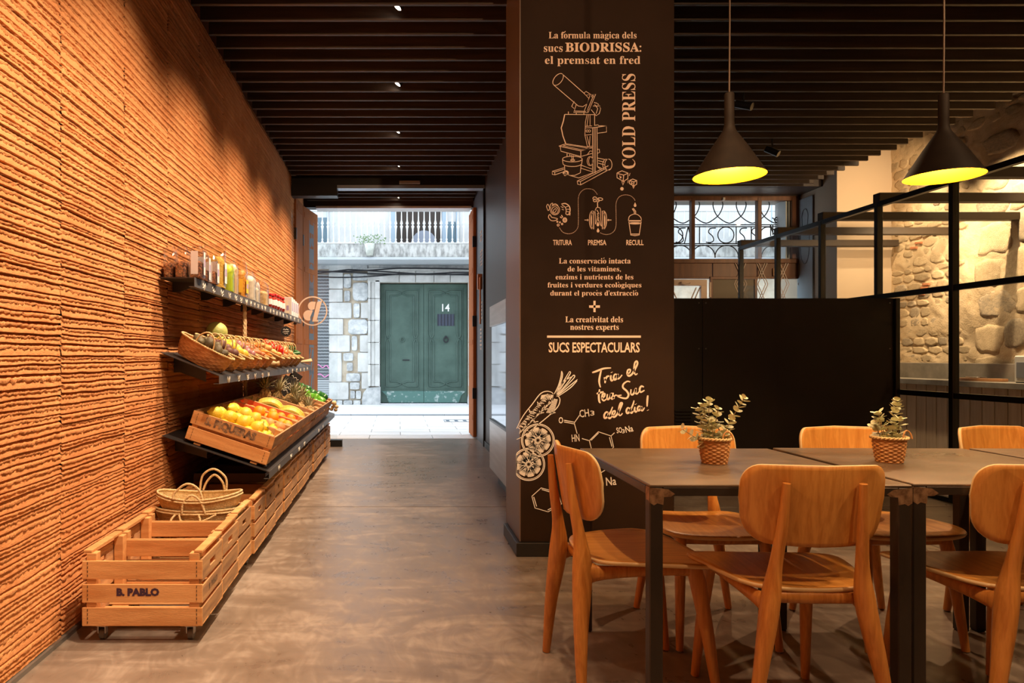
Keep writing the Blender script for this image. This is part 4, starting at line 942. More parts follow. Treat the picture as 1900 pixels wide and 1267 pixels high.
def shell(outline, pos, th, rings=8, edge_mi=1):
    """closed padded sheet: outline (u,v) points, pos(u,v,side)->xyz; side 0 front, 1 back"""
    n = len(outline); V = []; F = []; MI = []; S = []
    c = (sum(p[0] for p in outline)/n, sum(p[1] for p in outline)/n)
    fr_ = [1.0]+[1-(k+1)/rings for k in range(rings-1)]
    idx = {}
    for side in (0, 1):
        for ri, f in enumerate(fr_):
            f2 = f if f < 1 else .988
            for k in range(n):
                p = outline[k]; idx[side, ri, k] = len(V); V.append(pos(c[0]+(p[0]-c[0])*f2, c[1]+(p[1]-c[1])*f2, side))
        idx[side, 'c'] = len(V); V.append(pos(c[0], c[1], side))
    for k in range(n): idx['m', k] = len(V); a = pos(*outline[k], 0); b = pos(*outline[k], 1); V.append(tuple((a[i]+b[i])/2 for i in range(3)))
    m = len(fr_)
    for k in range(n):
        k2 = (k+1) % n
        for ri in range(m-1):
            F.append((idx[0, ri, k], idx[0, ri, k2], idx[0, ri+1, k2], idx[0, ri+1, k])); MI.append(0)
            F.append((idx[1, ri, k], idx[1, ri+1, k], idx[1, ri+1, k2], idx[1, ri, k2])); MI.append(0)
        F.append((idx[0, m-1, k], idx[0, m-1, k2], idx[0, 'c'])); F.append((idx[1, m-1, k2], idx[1, m-1, k], idx[1, 'c'])); MI += [0, 0]
        F.append((idx[0, 0, k], idx['m', k], idx['m', k2], idx[0, 0, k2])); F.append((idx[1, 0, k2], idx['m', k2], idx['m', k], idx[1, 0, k])); MI += [edge_mi]*2
    mb = MB(); mb.v = V; mb.f = [list(f) for f in F]; mb.mi = MI; mb.sm = [True]*len(F); return mb
def back_outline():
    pts = []
    def corner(cx_, cz_, rx, rz, a0, a1, n=7):
        for k in range(n+1):
            t = math.radians(a0+(a1-a0)*k/n); c, s = math.cos(t), math.sin(t); e = 1.0
            pts.append((cx_+rx*c, cz_+rz*s))
    corner(.160, .752, .050, .062, 0, 90); corner(0, .72, .0, .0965, 90, 90, 1)
    pts.pop(); corner(-.160, .752, .050, .062, 90, 180); pts.append((-.212, .715)); pts.append((-.208, .690))
    corner(-.122, .668, .084, .093, 190, 268); pts.append((-.06, .574)); pts.append((0, .573)); pts.append((.06, .574))
    corner(.122, .668, .084, .093, 272, 350); pts.append((.208, .690)); pts.append((.212, .715))
    return pts
def back_pos(u, v, s):
    t = (v-.7)
    y = -.212-t*.16+ (u*u)*1.55 - .018
    nrm = -1 if s else 1
    sl = 3.1*u; q = math.hypot(1, sl)
    return (u*(1-.35*u*u)-nrm*.006*sl/q, y+nrm*.006/q, v)
def seat_outline():
    P = [(.0, -.178), (.09, -.176), (.150, -.160), (.185, -.125), (.205, -.07), (.225, .0), (.242, .08), (.246, .14), (.232, .19), (.19, .222), (.12, .238), (0, .243)]
    P = [tuple(p) for p in spline(P, 3)]
    return P+[(-x, y) for x, y in P[::-1][1:-1]]
def seat_pos(u, v, s):
    r_ = (u/.24)**2
    z = .446+.012*r_*(1-max(0, v)/.4)-.010*max(0, (v-.1)/.14)**2 - .006*max(0, 1-(u/.2)**2-((v+.02)/.18)**2)
    return (u, v, z if s == 0 else z-.013)
b_me = shell(back_outline(), back_pos, .012).mesh('backrest', [ply_back, ply_edge])
s_me = shell(seat_outline(), seat_pos, .013).mesh('seat', [ply_seat, ply_edge])
def rear_leg(sx):
    P = spline([(sx*.205, -.232, 0), (sx*.172, -.224, .2), (sx*.146, -.212, .34), (sx*.132, -.206, .43), (sx*.122, -.212, .52), (sx*.112, -.232, .64), (sx*.106, -.245, .765)], 4)
    R = [tuple(r) for r in spline([(.014, .015), (.019, .024), (.025, .033), (.026, .034), (.018, .022), (.015, .017), (.011, .011)], 4)]
    return MB().tube([tuple(p) for p in P], [(r[1], r[0]) for r in R], 10, up=(0, 1, 0))
def front_leg(sx):
    P = [(sx*.160, .165, .425), (sx*.166, .178, .37), (sx*.178, .205, .2), (sx*.190, .232, 0)]
    return MB().tube(P, [(.026, .020), (.029, .021), (.022, .018), (.014, .014)], 10, up=(0, 1, 0))
def side_rail(sx):
    P = spline([(sx*.138, -.205, .40), (sx*.146, -.14, .405), (sx*.156, 0, .412), (sx*.162, .12, .415), (sx*.160, .175, .41)], 4)
    R = [tuple(r) for r in spline([(.040, .013), (.024, .013), (.019, .012), (.020, .012), (.024, .013)], 4)]
    return MB().tube([tuple(p) for p in P], R, 10)
rl = [rear_leg(s).mesh('rear_leg', oak_leg) for s in (-1, 1)]; f_l = [front_leg(s).mesh('front_leg', oak_leg) for s in (-1, 1)]; srl = [side_rail(s).mesh('side_rail', oak_leg) for s in (-1, 1)]
frl = MB().tube([(-.15, .17, .412), (0, .18, .412), (.15, .17, .412)], (.020, .010), 8).mesh('front_rail', oak_leg)
brl = MB().tube([(-.135, -.165, .415), (0, -.172, .415), (.135, -.165, .415)], (.018, .010), 8).mesh('back_rail', oak_leg)
gl = MB().lathe([(0, 0), (.010, 0), (.010, .006), (0, .006)], 10).mesh('foot_glide', MATS['grey_plastic'])
def chair():
    t = empty('dining_chair', (0, 0, 0), 0, 'x', 'chair', 'oak dining chairs around the steel tables')
    link('seat', s_me, t); link('backrest', b_me, t)
    for i, s in enumerate((-1, 1)):
        a = link('rear_leg', rl[i], t); b = link('front_leg', f_l[i], t); link('side_rail', srl[i], t)
        link('foot_glide', gl, a, (s*.205, -.232, -.004)); link('foot_glide', gl, b, (s*.190, .232, -.004))
    link('front_rail', frl, t); link('back_rail', brl, t); return t
ch0 = chair(); D = math.radians
CH = [(.815, 2.495, -90+4, 'honey oak chair standing side-on at the table end beside the column'),
      (1.230, 2.240, -3, 'honey oak chair turned away in front, its back low between the first two tables'),
      (1.910, 2.25, 0, 'honey oak chair seen from behind in front, cut by the frame edge'),
      (1.275, 2.915, 180-1, 'honey oak chair behind the first table, back partly hidden by the eucalyptus basket'),
      (1.975, 2.905, 180+2, 'honey oak chair behind the middle table, against the black partition'),
      (2.69, 2.93, 180+12, 'honey oak chair behind the third table, its back in front of the pine planks')]
for i, (x, y, a, lb) in enumerate(CH):
    if i == 0: ch0.location = (x, y, .004); ch0.rotation_euler = (0, 0, D(a)); ch0['label'] = lb
    else: clone(ch0, (x, y, .004), (0, 0, D(a)), lb)

# ------------------------------------------------------------------ pendant lamps
shade_m = mat('dark_brown_lamp_concrete', (.010, .0065, .0045), .6, col2=(.014, .009, .006), scale=20, spec=.10)
inner_m = mat('yellow_lamp_lining', (.95, .42, .004), .5)
bulb_m = mat('glowing_bulb', (1, .8, .5), .5, emit=(1, .62, .22), estr=30)
def lamp(x, y, z, label):
    t = empty('pendant_lamp', (x, y, z), 0, label, 'lamp', 'funnel-shaped pendant lamps above the tables')
    o = [(.121, 0), (.118, .006), (.095, .045), (.062, .100), (.034, .143), (.022, .162), (.0175, .180), (.0165, .200), (.0165, .292), (.014, .296), (.003, .296)]
    MB().lathe(o, 48).build('lamp_shade', shade_m, t)
    MB().lathe([(.121, 0), (.1165, .004), (.093, .043), (.060, .098), (.031, .141), (.014, .160), (0, .160)], 48).build('lamp_lining', inner_m, t)
    MB().lathe([(0, .070), (.016, .074), (.024, .090), (.022, .108), (.012, .130), (0, .134)], 20).build('bulb', bulb_m, t)
    MB().tube([(0, 0, .296), (.002, 0, .55), (0, 0, 3.44-z)], .0032, 6).build('cord', mat('lamp_cord', (.06, .035, .02), .6) if 'lamp_cord' not in MATS else MATS['lamp_cord'], t)
    MB().tube([(0, 0, 3.42-z), (0, 0, 3.50-z)], .03, 16).build('ceiling_cup', metal_b, t)
    d = bpy.data.lights.new('pendant_light', 'POINT'); d.energy = LAMP_W; d.color = (1, .70, .32); d.shadow_soft_size = .02
    l = bpy.data.objects.new('pendant_light', d); COL.objects.link(l); l.location = (x, y, z+.045)
LAMP_W = 19
lamp(1.183, 2.5, 1.775, 'dark funnel-shaped pendant lamp with yellow lining hanging over the first table')
lamp(1.948, 2.5, 1.772, 'dark funnel-shaped pendant lamp with yellow lining hanging in front of the stone wall')
lamp(2.713, 2.5, 1.772, 'dark funnel-shaped pendant lamp beyond the edge of view over the third table')

# ------------------------------------------------------------------ wicker pots with eucalyptus on the tables
wick = mat('chestnut_wicker', (.40, .17, .05), .5, col2=(.58, .29, .10), scale=30, vary=.08)
wick_l = mat('straw_wicker', (.66, .44, .20), .6, col2=(.78, .58, .30), scale=30)
def weave(rx0, ry0, rx1, ry1, h, rows, stakes, amp=.003, mb=None, belly=.04, seg=4):
    mb = mb or MB(); n = stakes*seg; V = []; nr = rows*3
    for i in range(nr+1):
        f = i/nr; row = min(i//3, rows-1); ph = (i % 3)/3
        rx = rx0+(rx1-rx0)*f+belly*rx1*math.sin(PI*f); ry = ry0+(ry1-ry0)*f+belly*ry1*math.sin(PI*f)
        pr_ = (0, 1, .75)[i % 3]
        for k in range(n):
            th = 2*PI*k/n; ww_ = math.cos(stakes*th*.5*2/2+PI*(row % 2))
            d = amp*pr_*(.45+ww_*.8)
            V.append(((rx+d)*math.cos(th), (ry+d)*math.sin(th), h*f))
    F = [(i*n+k, i*n+(k+1) % n, (i+1)*n+(k+1) % n, (i+1)*n+k) for i in range(nr) for k in range(n)]
    mb.add(V, F, 0, False); return mb
def twist_ring(mb, rx, ry, z, r, turns=18, a0=0, a1=2*PI):
    for s in (0, PI):
        P = []; n = 72
        for k in range(n):
            t = a0+(a1-a0)*k/n; w_ = turns*t+s; rr_ = r*.65*math.cos(w_); P.append(((rx+rr_)*math.cos(t), (ry+rr_)*math.sin(t), z+r*.65*math.sin(w_)))
        mb.tube(P, r*.75, 5, closed=True)
    return mb
eu = mat('pale_eucalyptus_leaf', (.84, .82, .60), .5, col2=(.58, .60, .38), scale=30)
def plant(x, y, rz, stems, label, seed):
    t = empty('eucalyptus_basket', (x, y, .75), rz, label, 'plant', 'eucalyptus sprigs in small wicker baskets')
    bk = weave(.036, .036, .046, .046, .078, 13, 22, .0022); bk.add([(.036*math.cos(a), .036*math.sin(a), .001) for a in np.linspace(0, 2*PI, 17)[:-1]], [tuple(range(16))])
    bk.build('basket', wick, t)
    twist_ring(MB(), .049, .049, .079, .0042, 14).build('basket_rim', wick_l, t)
    hd_ = MB(); P = [(.022+.016*math.cos(a)*1.0, -.045+.004*math.sin(a), .078+.026*math.sin(a)) for a in np.linspace(0, PI, 12)]; hd_.tube(P, .0024, 6)
    P = [(.022+.020*math.cos(a)*1.0, .045, .078+.034*math.sin(a)) for a in np.linspace(0, PI, 12)]; hd_.tube(P, .0024, 6); hd_.build('handle', wick, t)
    t.scale = (1.13,)*3; rg = random.Random(seed); rg_leaf = []
    for si, (bx_, by_, tx, ty, tz, n) in enumerate(stems):
        P = spline([(bx_, by_, .03), (bx_+(tx-bx_)*.25, by_+(ty-by_)*.25, .03+(tz-.03)*.45), (tx, ty, tz)], 8)
        sm = MB().tube([tuple(p) for p in P], .0012, 5).build('stem', mat('brown_stem', (.22, .14, .07), .6) if 'brown_stem' not in MATS else MATS['brown_stem'], t)
        for k in range(n):
            f = (.28+.72*k/(n-1))*(len(P)-1); i = min(int(f), len(P)-2); p = Vector(P[i]).lerp(Vector(P[i+1]), f-i); ax_ = (Vector(P[i+1])-Vector(P[i])).normalized()
            sz = (.0115+.003*rg.random())*(1.1-.35*k/n)
            for s in (0, PI):
                az_ = k*1.57+s+rg.uniform(-.3, .3); u = ax_.orthogonal().normalized(); u = Matrix.Rotation(az_, 3, ax_) @ u
                vv = ax_.cross(u); tilt = rg.uniform(.15, .75); nrm = (u*math.cos(tilt)+ax_*math.sin(tilt)).normalized()
                c = p+nrm*sz*1.05
                lf_ = MB(); m = 9; ring_ = [c+nrm*sz*math.cos(2*PI*j/m)+vv*sz*.95*math.sin(2*PI*j/m)+ax_*rg.uniform(-.0007, .0007) for j in range(m)]
                lf_.add(ring_+[c-ax_*.0012], [(j, (j+1) % m, m) for j in range(m)], 0, True); rg_leaf.append((lf_, sm))
    for lf_, sm in rg_leaf: lf_.build('leaf', eu, sm)
    return t
plant(1.130, 2.50, 0, [(-.02, 0, -.034, 0, .185, 12), (-.015, .01, -.012, .01, .198, 13), (-.03, 0, -.046, .01, .172, 10), (0, .01, .012, .0, .170, 9), (.02, 0, .088, -.01, .205, 13), (-.02, -.01, -.10, .0, .107, 7), (-.01, -.02, -.02, -.02, .14, 8), (.0, .0, .0, .0, .13, 7)],
      'eucalyptus sprigs in a small wicker basket on the first table, spreading wide', 3)
plant(1.775, 2.53, .2, [(-.02, 0, -.042, 0, .158, 10), (-.02, -.01, -.028, .01, .150, 9), (.01, 0, .030, 0, .195, 13), (.02, .01, .038, .01, .180, 11), (0, -.01, .002, -.01, .125, 7), (-.01, .01, -.045, .01, .12, 7), (.02, -.01, .018, -.02, .14, 8)],
      'eucalyptus sprigs in a small wicker basket on the middle table, upright', 8)

# ------------------------------------------------------------------ spotlights under the slats
def fixture(x, y, z, tgt, label):
    d = (Vector(tgt)-Vector((x, y, z))).normalized(); e = empty('ceiling_spotlight', (x, y, z), 0, label, 'spotlight')
    MB().tube([tuple(-d*.07), tuple(d*.07)], .032, 18).tube([tuple(d*.062), tuple(d*.072)], .034, 18).build('lamp_body', metal_b, e)
    MB().tube([(0, 0, 0), (0, 0, 3.5-z)], .008, 8).box(-.02, .02, -.04, .04, 3.44-z, 3.50-z).build('bracket', metal_b, e)
    return e
fixture(2.956, 5.985, 3.28, (3.6, 5.4, 2.9), 'black cylinder spotlight under the slats beside the neck of the nearer pendant lamp')
fixture(3.88, 7.26, 3.26, (4.3, 6.9, 2.9), 'black cylinder spotlight under the slats nearest the beige pier')
lens = mat('glowing_spot_lens', (1, .9, .8), .3, emit=(1, .80, .60), estr=26)
for i, y in enumerate((4.55, 5.83, 7.06, 8.30, 9.95)):
    e = empty('recessed_spotlight', (.013, y, 3.40), 0, 'small lit spotlight between the ceiling slats, '+['nearest to view', 'second in the row', 'third in the row', 'last before the glass front', 'outside over the doorway'][i], 'spotlight', 'lit spotlights between the slats')
    a = MB().tube([(-.012, 0, .0), (.05, 0, .075)], .030, 16, up=(0, 1, 0)); a.build('lamp_body', metal_b, e)
    MB().tube([(-.0135, 0, -.002), (-.0125, 0, -.0005)], .026, 16, up=(0, 1, 0)).build('lens', lens, e)
    MB().box(.03, .06, -.01, .01, .07, .2).build('bracket', metal_b, e)
# ------------------------------------------------------------------ dark metal shelves on the clay wall
shelf_m = mat('dark_grey_shelf_steel', (.040, .037, .040), .45, metal=.25)
bar_m = mat('grey_price_rail', (.085, .078, .080), .5)
chalk = mat('chalk_pen', (.80, .78, .74), .8)
rp_ = random.Random(21)
def price_scribble(mb, x, y, zt, h, w_):
    """chalk-pen price: three or four small handwritten figures, too loose to read"""
    n = 3; s = w_/n
    for k in range(n):
        y0 = y+k*s; t = rp_.randrange(4); q = []
        if t == 0: q = [(0, 1), (.5, .1), (.6, 1)]
        elif t == 1: q = [(0, .9), (.5, 1), (.15, .5), (.6, .3), (.2, 0)]
        elif t == 2: q = [(.5, 1), (.05, .6), (.5, .3), (.3, 0), (0, .2)]
        else: q = [(.3, 1), (0, .5), (.35, 0), (.6, .5), (.3, 1)]
        dz = -.25*(k % 2)*h
        mb.tube([(x, y0+a*s*.9, zt-h+b*h*.8+dz) for a, b in q], .0030, 4, caps=False, sm=False)
def shelf(name_y0, y1, xf, zw, zf, lip, label, prices, pdir=1):
    e = empty('wall_shelf', (0, name_y0, 0), 0, label, 'shelf', 'dark steel shelves on the clay wall'); L_ = y1-name_y0
    sl = abs(zw-zf)/(xf-XL)
    MB().prism([(XL+.01, zw), (xf, zf), (xf, zf-.004), (XL+.01, zw-.004)], -L_, 0, Matrix.Rotation(PI/2, 4, 'X')).build('shelf_board', shelf_m, e)
    MB().box(xf, xf+.003, 0, L_, zf-lip, zf+.001).box(xf-.03, xf, 0, L_, zf-lip, zf-lip+.003).build('price_rail', bar_m, e)
    xb = xf-.05 if sl < .01 else XL+.20
    zb_ = zf if sl < .01 else zw-sl*.19
    br = MB().prism([(XL+.01, zw-.004), (XL+.01, zw-(.06 if sl < .01 else .12)), (XL+.05, zw-(.06 if sl < .01 else .12)), (xb, zb_-(.02 if sl < .01 else .10)), (xb, zb_-.004)], -.004, .004, Matrix.Rotation(PI/2, 4, 'X')).mesh('bracket', shelf_m)
    k = .24
    while k < L_-.05: link('bracket', br, e, (0, k, 0)); k += .60
    for (py, w_) in prices:
        mb = MB(); price_scribble(mb, xf+.0035, py-name_y0, zf-.005, lip*.74, w_); o = mb.build('price_mark', chalk, e)
    return e
def pr_list(x, pxs):                                          # distances along the wall of the chalk prices
    return [(1300*-x/(738-p), .07) for p in pxs]
shelf(3.915, 6.14, -1.138, 1.574, 1.574, .052, 'flat dark shelf nearest to view, top row, holding nut bags', pr_list(-1.138, (375, 393, 409, 423, 435, 445, 455, 463, 470, 477, 484, 490)))
shelf(6.15, 8.26, -1.138, 1.574, 1.574, .052, 'flat dark shelf at the door end of the top row, holding jars', pr_list(-1.138, (500, 506, 512, 518, 524, 531, 538, 545, 552)))
shelf(3.94, 6.05, -1.006, 1.157, 1.025, .048, 'sloping dark shelf nearest to view, middle row, holding wicker baskets', pr_list(-1.006, (421, 440, 457, 471, 485, 496)))
shelf(6.06, 8.15, -1.006, 1.157, 1.025, .048, 'sloping dark shelf at the door end of the middle row', pr_list(-1.006, (532, 541, 549, 556, 563, 569)))
shelf(3.965, 6.18, -.729, .685, .480, .042, 'sloping dark shelf nearest to view, lowest row, holding fruit crates', pr_list(-.729, (515, 538, 553, 563)))
shelf(6.19, 8.05, -.729, .685, .480, .042, 'sloping dark shelf at the door end of the lowest row', pr_list(-.729, (590, 598)))

# ------------------------------------------------------------------ wooden crates
cw = [mat('crate_pine', (.56, .25, .085), .6, col2=(.72, .38, .155), scale=2.5, stretch=(1.2, 12, 12), kind='wood', vary=.16, bump=.2, bscale=40),
      mat('crate_pine_weathered', (.34, .18, .095), .7, col2=(.60, .34, .16), scale=2.5, stretch=(12, 1.2, 12), kind='wood', vary=.22, bump=.25, bscale=40)]
stap = mat('rusty_staple', (.09, .05, .03), .6, metal=.5)
CW, CD, CHT = .473, .308, .262
sl_w = MB().box(-CW/2, CW/2, -.004, .004, 0, .072, .0015).mesh('slat', cw[0])
sl_b = MB().box(-CW/2, CW/2, -.04, .04, 0, .007, .0015).mesh('base_slat', cw[0])
post = MB().box(-.02, .02, -.02, .02, 0, CHT+.022, .002).mesh('corner_post', cw[0])
def side_board(handle):
    mb = MB(); h = .088 if handle else .070; a = CD/2
    if handle:
        mb.box(-.005, .005, -a, -.042, 0, h, .0012).box(-.005, .005, .042, a, 0, h, .0012).box(-.005, .005, -.042, .042, 0, .030).box(-.005, .005, -.042, .042, .055, h)
    else: mb.box(-.005, .005, -a, a, 0, h, .0015)
    return mb
sd_h = side_board(True).mesh('side_board', cw[1]); sd_p = side_board(False).mesh('side_board', cw[1])
cap = MB().box(-.017, .017, -CD/2+.002, CD/2-.002, 0, .012, .002).mesh('top_rail', cw[0])
cl = MB().box(-.035, .035, -CD/2+.02, CD/2-.02, -.012, 0, .001).mesh('runner', cw[0])
stm = MB()
for k in range(4): stm.box(-.0012, .0012, -.0052, -.0038, .010+k*.016, .019+k*.016)
stm = stm.mesh('staple_row', stap)
cf = MB().box(-.018, .018, -.018, .018, -.016, -.012); cf.box(-.016, -.012, -.012, .012, -.045, -.014).box(.012, .016, -.012, .012, -.045, -.014); cf = cf.mesh('caster_fork', steel)
cwh = MB().tube([(-.010, 0, 0), (.010, 0, 0)], .022, 16).mesh('caster_wheel', mat('grey_rubber', (.16, .14, .12), .5))
def crate(label, group):
    t = empty('wooden_crate', (0, 0, 0), 0, label, 'crate', group)
    for sx in (-1, 1):
        for sy in (-1, 1): link('corner_post', post, t, (sx*(CW/2-.022-.012), sy*(CD/2-.02), .0))
        for z, me in ((0, sd_p), (.086, sd_p), (.172, sd_h)): link('side_board', me, t, (sx*(CW/2-.006), 0, z))
        link('top_rail', cap, t, (sx*(CW/2-.018), 0, CHT+.022-.012+.012))
    for sy in (-1, 1):
        for z in (0, .092, .184):
            s = link('slat', sl_w, t, (0, sy*(CD/2+.004), z))
            if sy < 0:
                for sx in (-1, 1): link('staple_row', stm, s, (sx*(CW/2-.022), -.0004, 0))
    for y in (-.11, 0, .11): link('base_slat', sl_b, t, (0, y, .001))
    for x in (-CW/2+.06, CW/2-.06):
        r_ = link('runner', cl, t, (x, 0, 0))
        for y in (-CD/2+.045, CD/2-.045):
            f = link('caster_fork', cf, t, (x, y, 0)); link('caster_wheel', cwh, f, (0, .006, -.050))
    return t
def put_text(name, s, parent, x0, x1, z0, z1, place, m_, bold=.02):
    mb = MB(); text_on(mb, s, x0, x1, z0, z1, 0, bold, place); return mb.build(name, m_, parent)
ink = mat('purple_black_stencil', (.055, .02, .05), .7)
ink2 = mat('faded_stencil', (.13, .075, .05), .8, col2=(.40, .25, .14), scale=30, lo=.45, hi=.62)
ORD = ['first', 'second', 'third', 'fourth', 'fifth', 'sixth', 'seventh', 'eighth', 'ninth', 'tenth', 'eleventh', 'twelfth', 'thirteenth', 'fourteenth', 'fifteenth', 'sixteenth', 'seventeenth']
c0 = crate('x', 'wooden crates on casters in a row along the floor')
XC = -1.012
extra = {0: 'stencilled', 1: 'empty', 2: 'with bags'}
for i in range(16):
    lb = f'wooden crate on casters, {ORD[i]} from the near end of the floor row'
    if i in extra: lb += ', '+extra[i]
    lc = (XC+rp_.uniform(-.008, .008), 2.915+i*.336, .072)
    if i == 0: c0.location = lc; c0['label'] = lb; o = c0
    else: o = clone(c0, lc, (0, 0, rp_.uniform(-.008, .008)), lb)
put_text('stencil_lettering', 'B. PABLO', c0, -.10, .068, .118, .150, lambda a, b: (a, -CD/2-.0092, b), ink, .06)
put_text('stencil_lettering', 'B. PABLO', c0, -.06, .07, .112, .137, lambda a, b: (CW/2+.0002, a, b), ink2, .04)
for i, (s, a, b) in enumerate((('ELS', -.05, .05), ('AGROS', -.09, .09))):
    pass
# straw bags in the third crate
straw = mat('straw_braid', (.62, .44, .22), .8, col2=(.78, .60, .35), scale=60, bump=.8, bscale=120)
def oval_ring(mb, rx, ry, z, r, wav=0, tilt=0, cx_=0):
    P = [(cx_+rx*math.cos(a), ry*math.sin(a), z+wav*math.cos(2*a)+tilt*math.cos(a)) for a in np.linspace(0, 2*PI, 49)[:-1]]; mb.tube(P, r, 6, closed=True)
def straw_bag(z, rx, label, wav, hands):
    t = empty('straw_bag', (XC-.005, 3.60, z), 0, label, 'bag', 'straw bags nested in the third crate')
    mb = MB(); n = 64; V = []; rows = 26
    for i in range(rows+1):
        f = i/rows
        for k in range(n):
            a = 2*PI*k/n; q = (.86+.14*math.sin(f*PI/2))+.010*math.cos(PI*2*i/2.0+math.pi*(k % 2)); V.append((rx*q*math.cos(a), .118*q*math.sin(a), .075*f+wav*f*math.cos(2*a)+.0))
    F = [(i*n+k, i*n+(k+1) % n, (i+1)*n+(k+1) % n, (i+1)*n+k) for i in range(rows) for k in range(n)]
    mb.add(V, F, 0, False); mb.add([V[k] for k in range(n)], [tuple(range(n))[::-1]]); mb.build('bag_body', straw, t)
    rm = MB(); oval_ring(rm, rx*1.0, .118, .077, .0055, wav); oval_ring(rm, rx*1.015, .122, .064, .005, wav); rm.build('bag_rim', straw, t)
    for P in hands: MB().tube([tuple(p) for p in spline(P, 8)], .0058, 7).build('bag_handle', straw, t)
    return t
straw_bag(.285, .225, 'lower straw bag in the third crate with a looped handle hanging over its front', .003,
          [[(-.07, -.118, .065), (-.055, -.13, .03), (.0, -.142, .018), (.06, -.135, .035), (.115, -.12, .06)], [(-.09, -.118, .06), (-.10, -.145, .03), (-.02, -.165, .01), (.04, -.150, .022), (.03, -.125, .06)]])
straw_bag(.352, .215, 'upper straw bag in the third crate, its two handles standing up', .014,
          [[(-.03, .11, .075), (-.015, .11, .15), (.045, .105, .185), (.105, .11, .14), (.11, .11, .072)], [(-.01, .10, .075), (.01, .10, .12), (.05, .10, .155), (.09, .10, .12), (.10, .11, .075)],
           [(-.10, -.118, .070), (-.09, -.11, .105), (-.03, -.11, .145), (.03, -.11, .11), (.055, -.115, .01)], [(-.055, -.119, .0), (-.05, -.117, .05), (-.01, -.115, .088), (.035, -.117, .06), (.06, -.12, 0)]])
# dark boxes with glassy goods under the lowest shelf
for i, (y, s_) in enumerate(((4.45, 0), (4.80, .02))):
    e = empty('dark_tray', (XC-.02, y, .36), 0, 'dark brown tray standing on the crates under the lowest shelf, '+('nearest' if i == 0 else 'behind the nearest'), 'tray', 'dark trays under the lowest shelf')
    tr = MB().box(-.22, .22, -.15, .15, 0, .006); tr.box(-.22, .22, -.15, -.144, .006, .055).box(-.22, .22, .144, .15, .006, .055).box(-.22, -.214, -.144, .144, .006, .055).box(.214, .22, -.144, .144, .006, .055)
    tr.build('tray_body', mat('dark_brown_tray', (.05, .025, .015), .5) if i == 0 else MATS['dark_brown_tray'], e)

# ------------------------------------------------------------------ sloping fruit crates on the lowest shelf
SLP = math.atan2(.685-.480, -.729-XL)
shelf_z = lambda x, y=0: .480+(.685-.480)*(-.729-x)/(-.729-XL)
slF = MB().box(-.245, .245, -.004, .004, 0, .076, .0015).mesh('slat', cw[0])
sdF = MB().box(-.005, .005, -.152, .152, 0, .074, .0015).mesh('side_board', cw[1])
psF = MB().box(-.018, .018, -.018, .018, 0, .176, .002).mesh('corner_post', cw[0])
bsF = MB().box(-.24, .24, -.035, .035, 0, .007, .001).mesh('base_slat', cw[0]); rnF = MB().box(-.02, .02, -.15, .15, -.012, 0, .001).mesh('runner', cw[0])
lin = {n: mat(n, c, .7) for n, c in (('kraft_lining', (.58, .32, .17)), ('orange_lining', (.72, .16, .05)), ('olive_lining', (.30, .22, .08)))}
def fruit_crate(y, label, lining, sc=1):
    t = empty('fruit_crate', (-.985, y, shelf_z(-.985)+.018), 0, label, 'crate', 'wooden fruit crates tilted on the lowest shelf', rot=(0, SLP, 0))
    for sy in (-1, 1):
        for z in (.006, .098):
            s = link('slat', slF, t, (0, sy*.154, z))
            if sy < 0:
                for sx in (-1, 1): link('staple_row', stm, s, (sx*.215, -.0004, 0))
    for sx in (-1, 1):
        for z in (.006, .100): link('side_board', sdF, t, (sx*.240, 0, z))
        for sy in (-1, 1): link('corner_post', psF, t, (sx*.215, sy*.130, .0))
        link('runner', rnF, t, (sx*.17, 0, 0))
    for yy in (-.10, 0, .10): link('base_slat', bsF, t, (0, yy, 0))
    if lining: 
        l_ = MB().box(-.225, .225, -.142, -.140, .008, .170).box(-.225, .225, .140, .142, .008, .172).box(-.227, -.225, -.14, .14, .008, .17)
        l_.build('paper_lining', lin[lining], t)
    return t
YC = [4.155+k*.322 for k in range(12)]
desc = ['full of lemons, stencilled front', 'holding lemons and peaches', 'lined in orange, holding oranges', 'lined in orange, holding small oranges', 'holding the two banana hands', 'empty one behind the bananas', 'holding the first pineapples', 'holding the pineapple crowns', 'holding paper shavings', 'holding green peppers', 'holding red tomatoes', 'last one at the door end']
lnz = ['kraft_lining', 'kraft_lining', 'orange_lining', 'orange_lining', 'olive_lining', 'kraft_lining', 'kraft_lining', None, 'kraft_lining', None, 'kraft_lining', None]
FC = [fruit_crate(YC[k], 'tilted wooden fruit crate, '+desc[k], lnz[k]) for k in range(11)]
fcM = lambda k, x, y, z: Matrix.Translation(FC[k].location) @ Matrix.Rotation(SLP, 4, 'Y') @ Vector((x, y, z))
put_text('stencil_lettering', 'S. PIQUERAS', FC[0], -.165, .14, .106, .164, lambda a, b: (a, -.1587, b), ink2, .065)

# ------------------------------------------------------------------ fruit
def me_ball(name, m_, prof, n=20, lobes=None): return MB().lathe(prof, n, lobes=lobes).mesh(name, m_)
def ball_prof(r, rz=None, k=12): rz = rz or r; return [(max(r*math.sin(PI*i/k), 0), -rz*math.cos(PI*i/k)) for i in range(k+1)]
lemon_m = mat('lemon_skin', (.88, .62, .05), .38, col2=(.80, .58, .06), scale=20, bump=.25, bscale=240, vary=.10)
orange_m = mat('orange_skin', (.90, .32, .015), .40, col2=(.94, .40, .02), scale=20, bump=.3, bscale=260, vary=.10)
peach_m = mat('peach_skin', (.82, .40, .14), .55, col2=(.70, .16, .07), scale=25, vary=.1)
lem_p = [(0, -.041), (.005, -.039), (.010, -.034), (.022, -.026), (.030, -.010), (.0315, .003), (.027, .018), (.018, .028), (.009, .033), (.007, .038), (0, .041)]
lemon_me = MB().lathe(lem_p, 18).mesh('lemon', lemon_m)
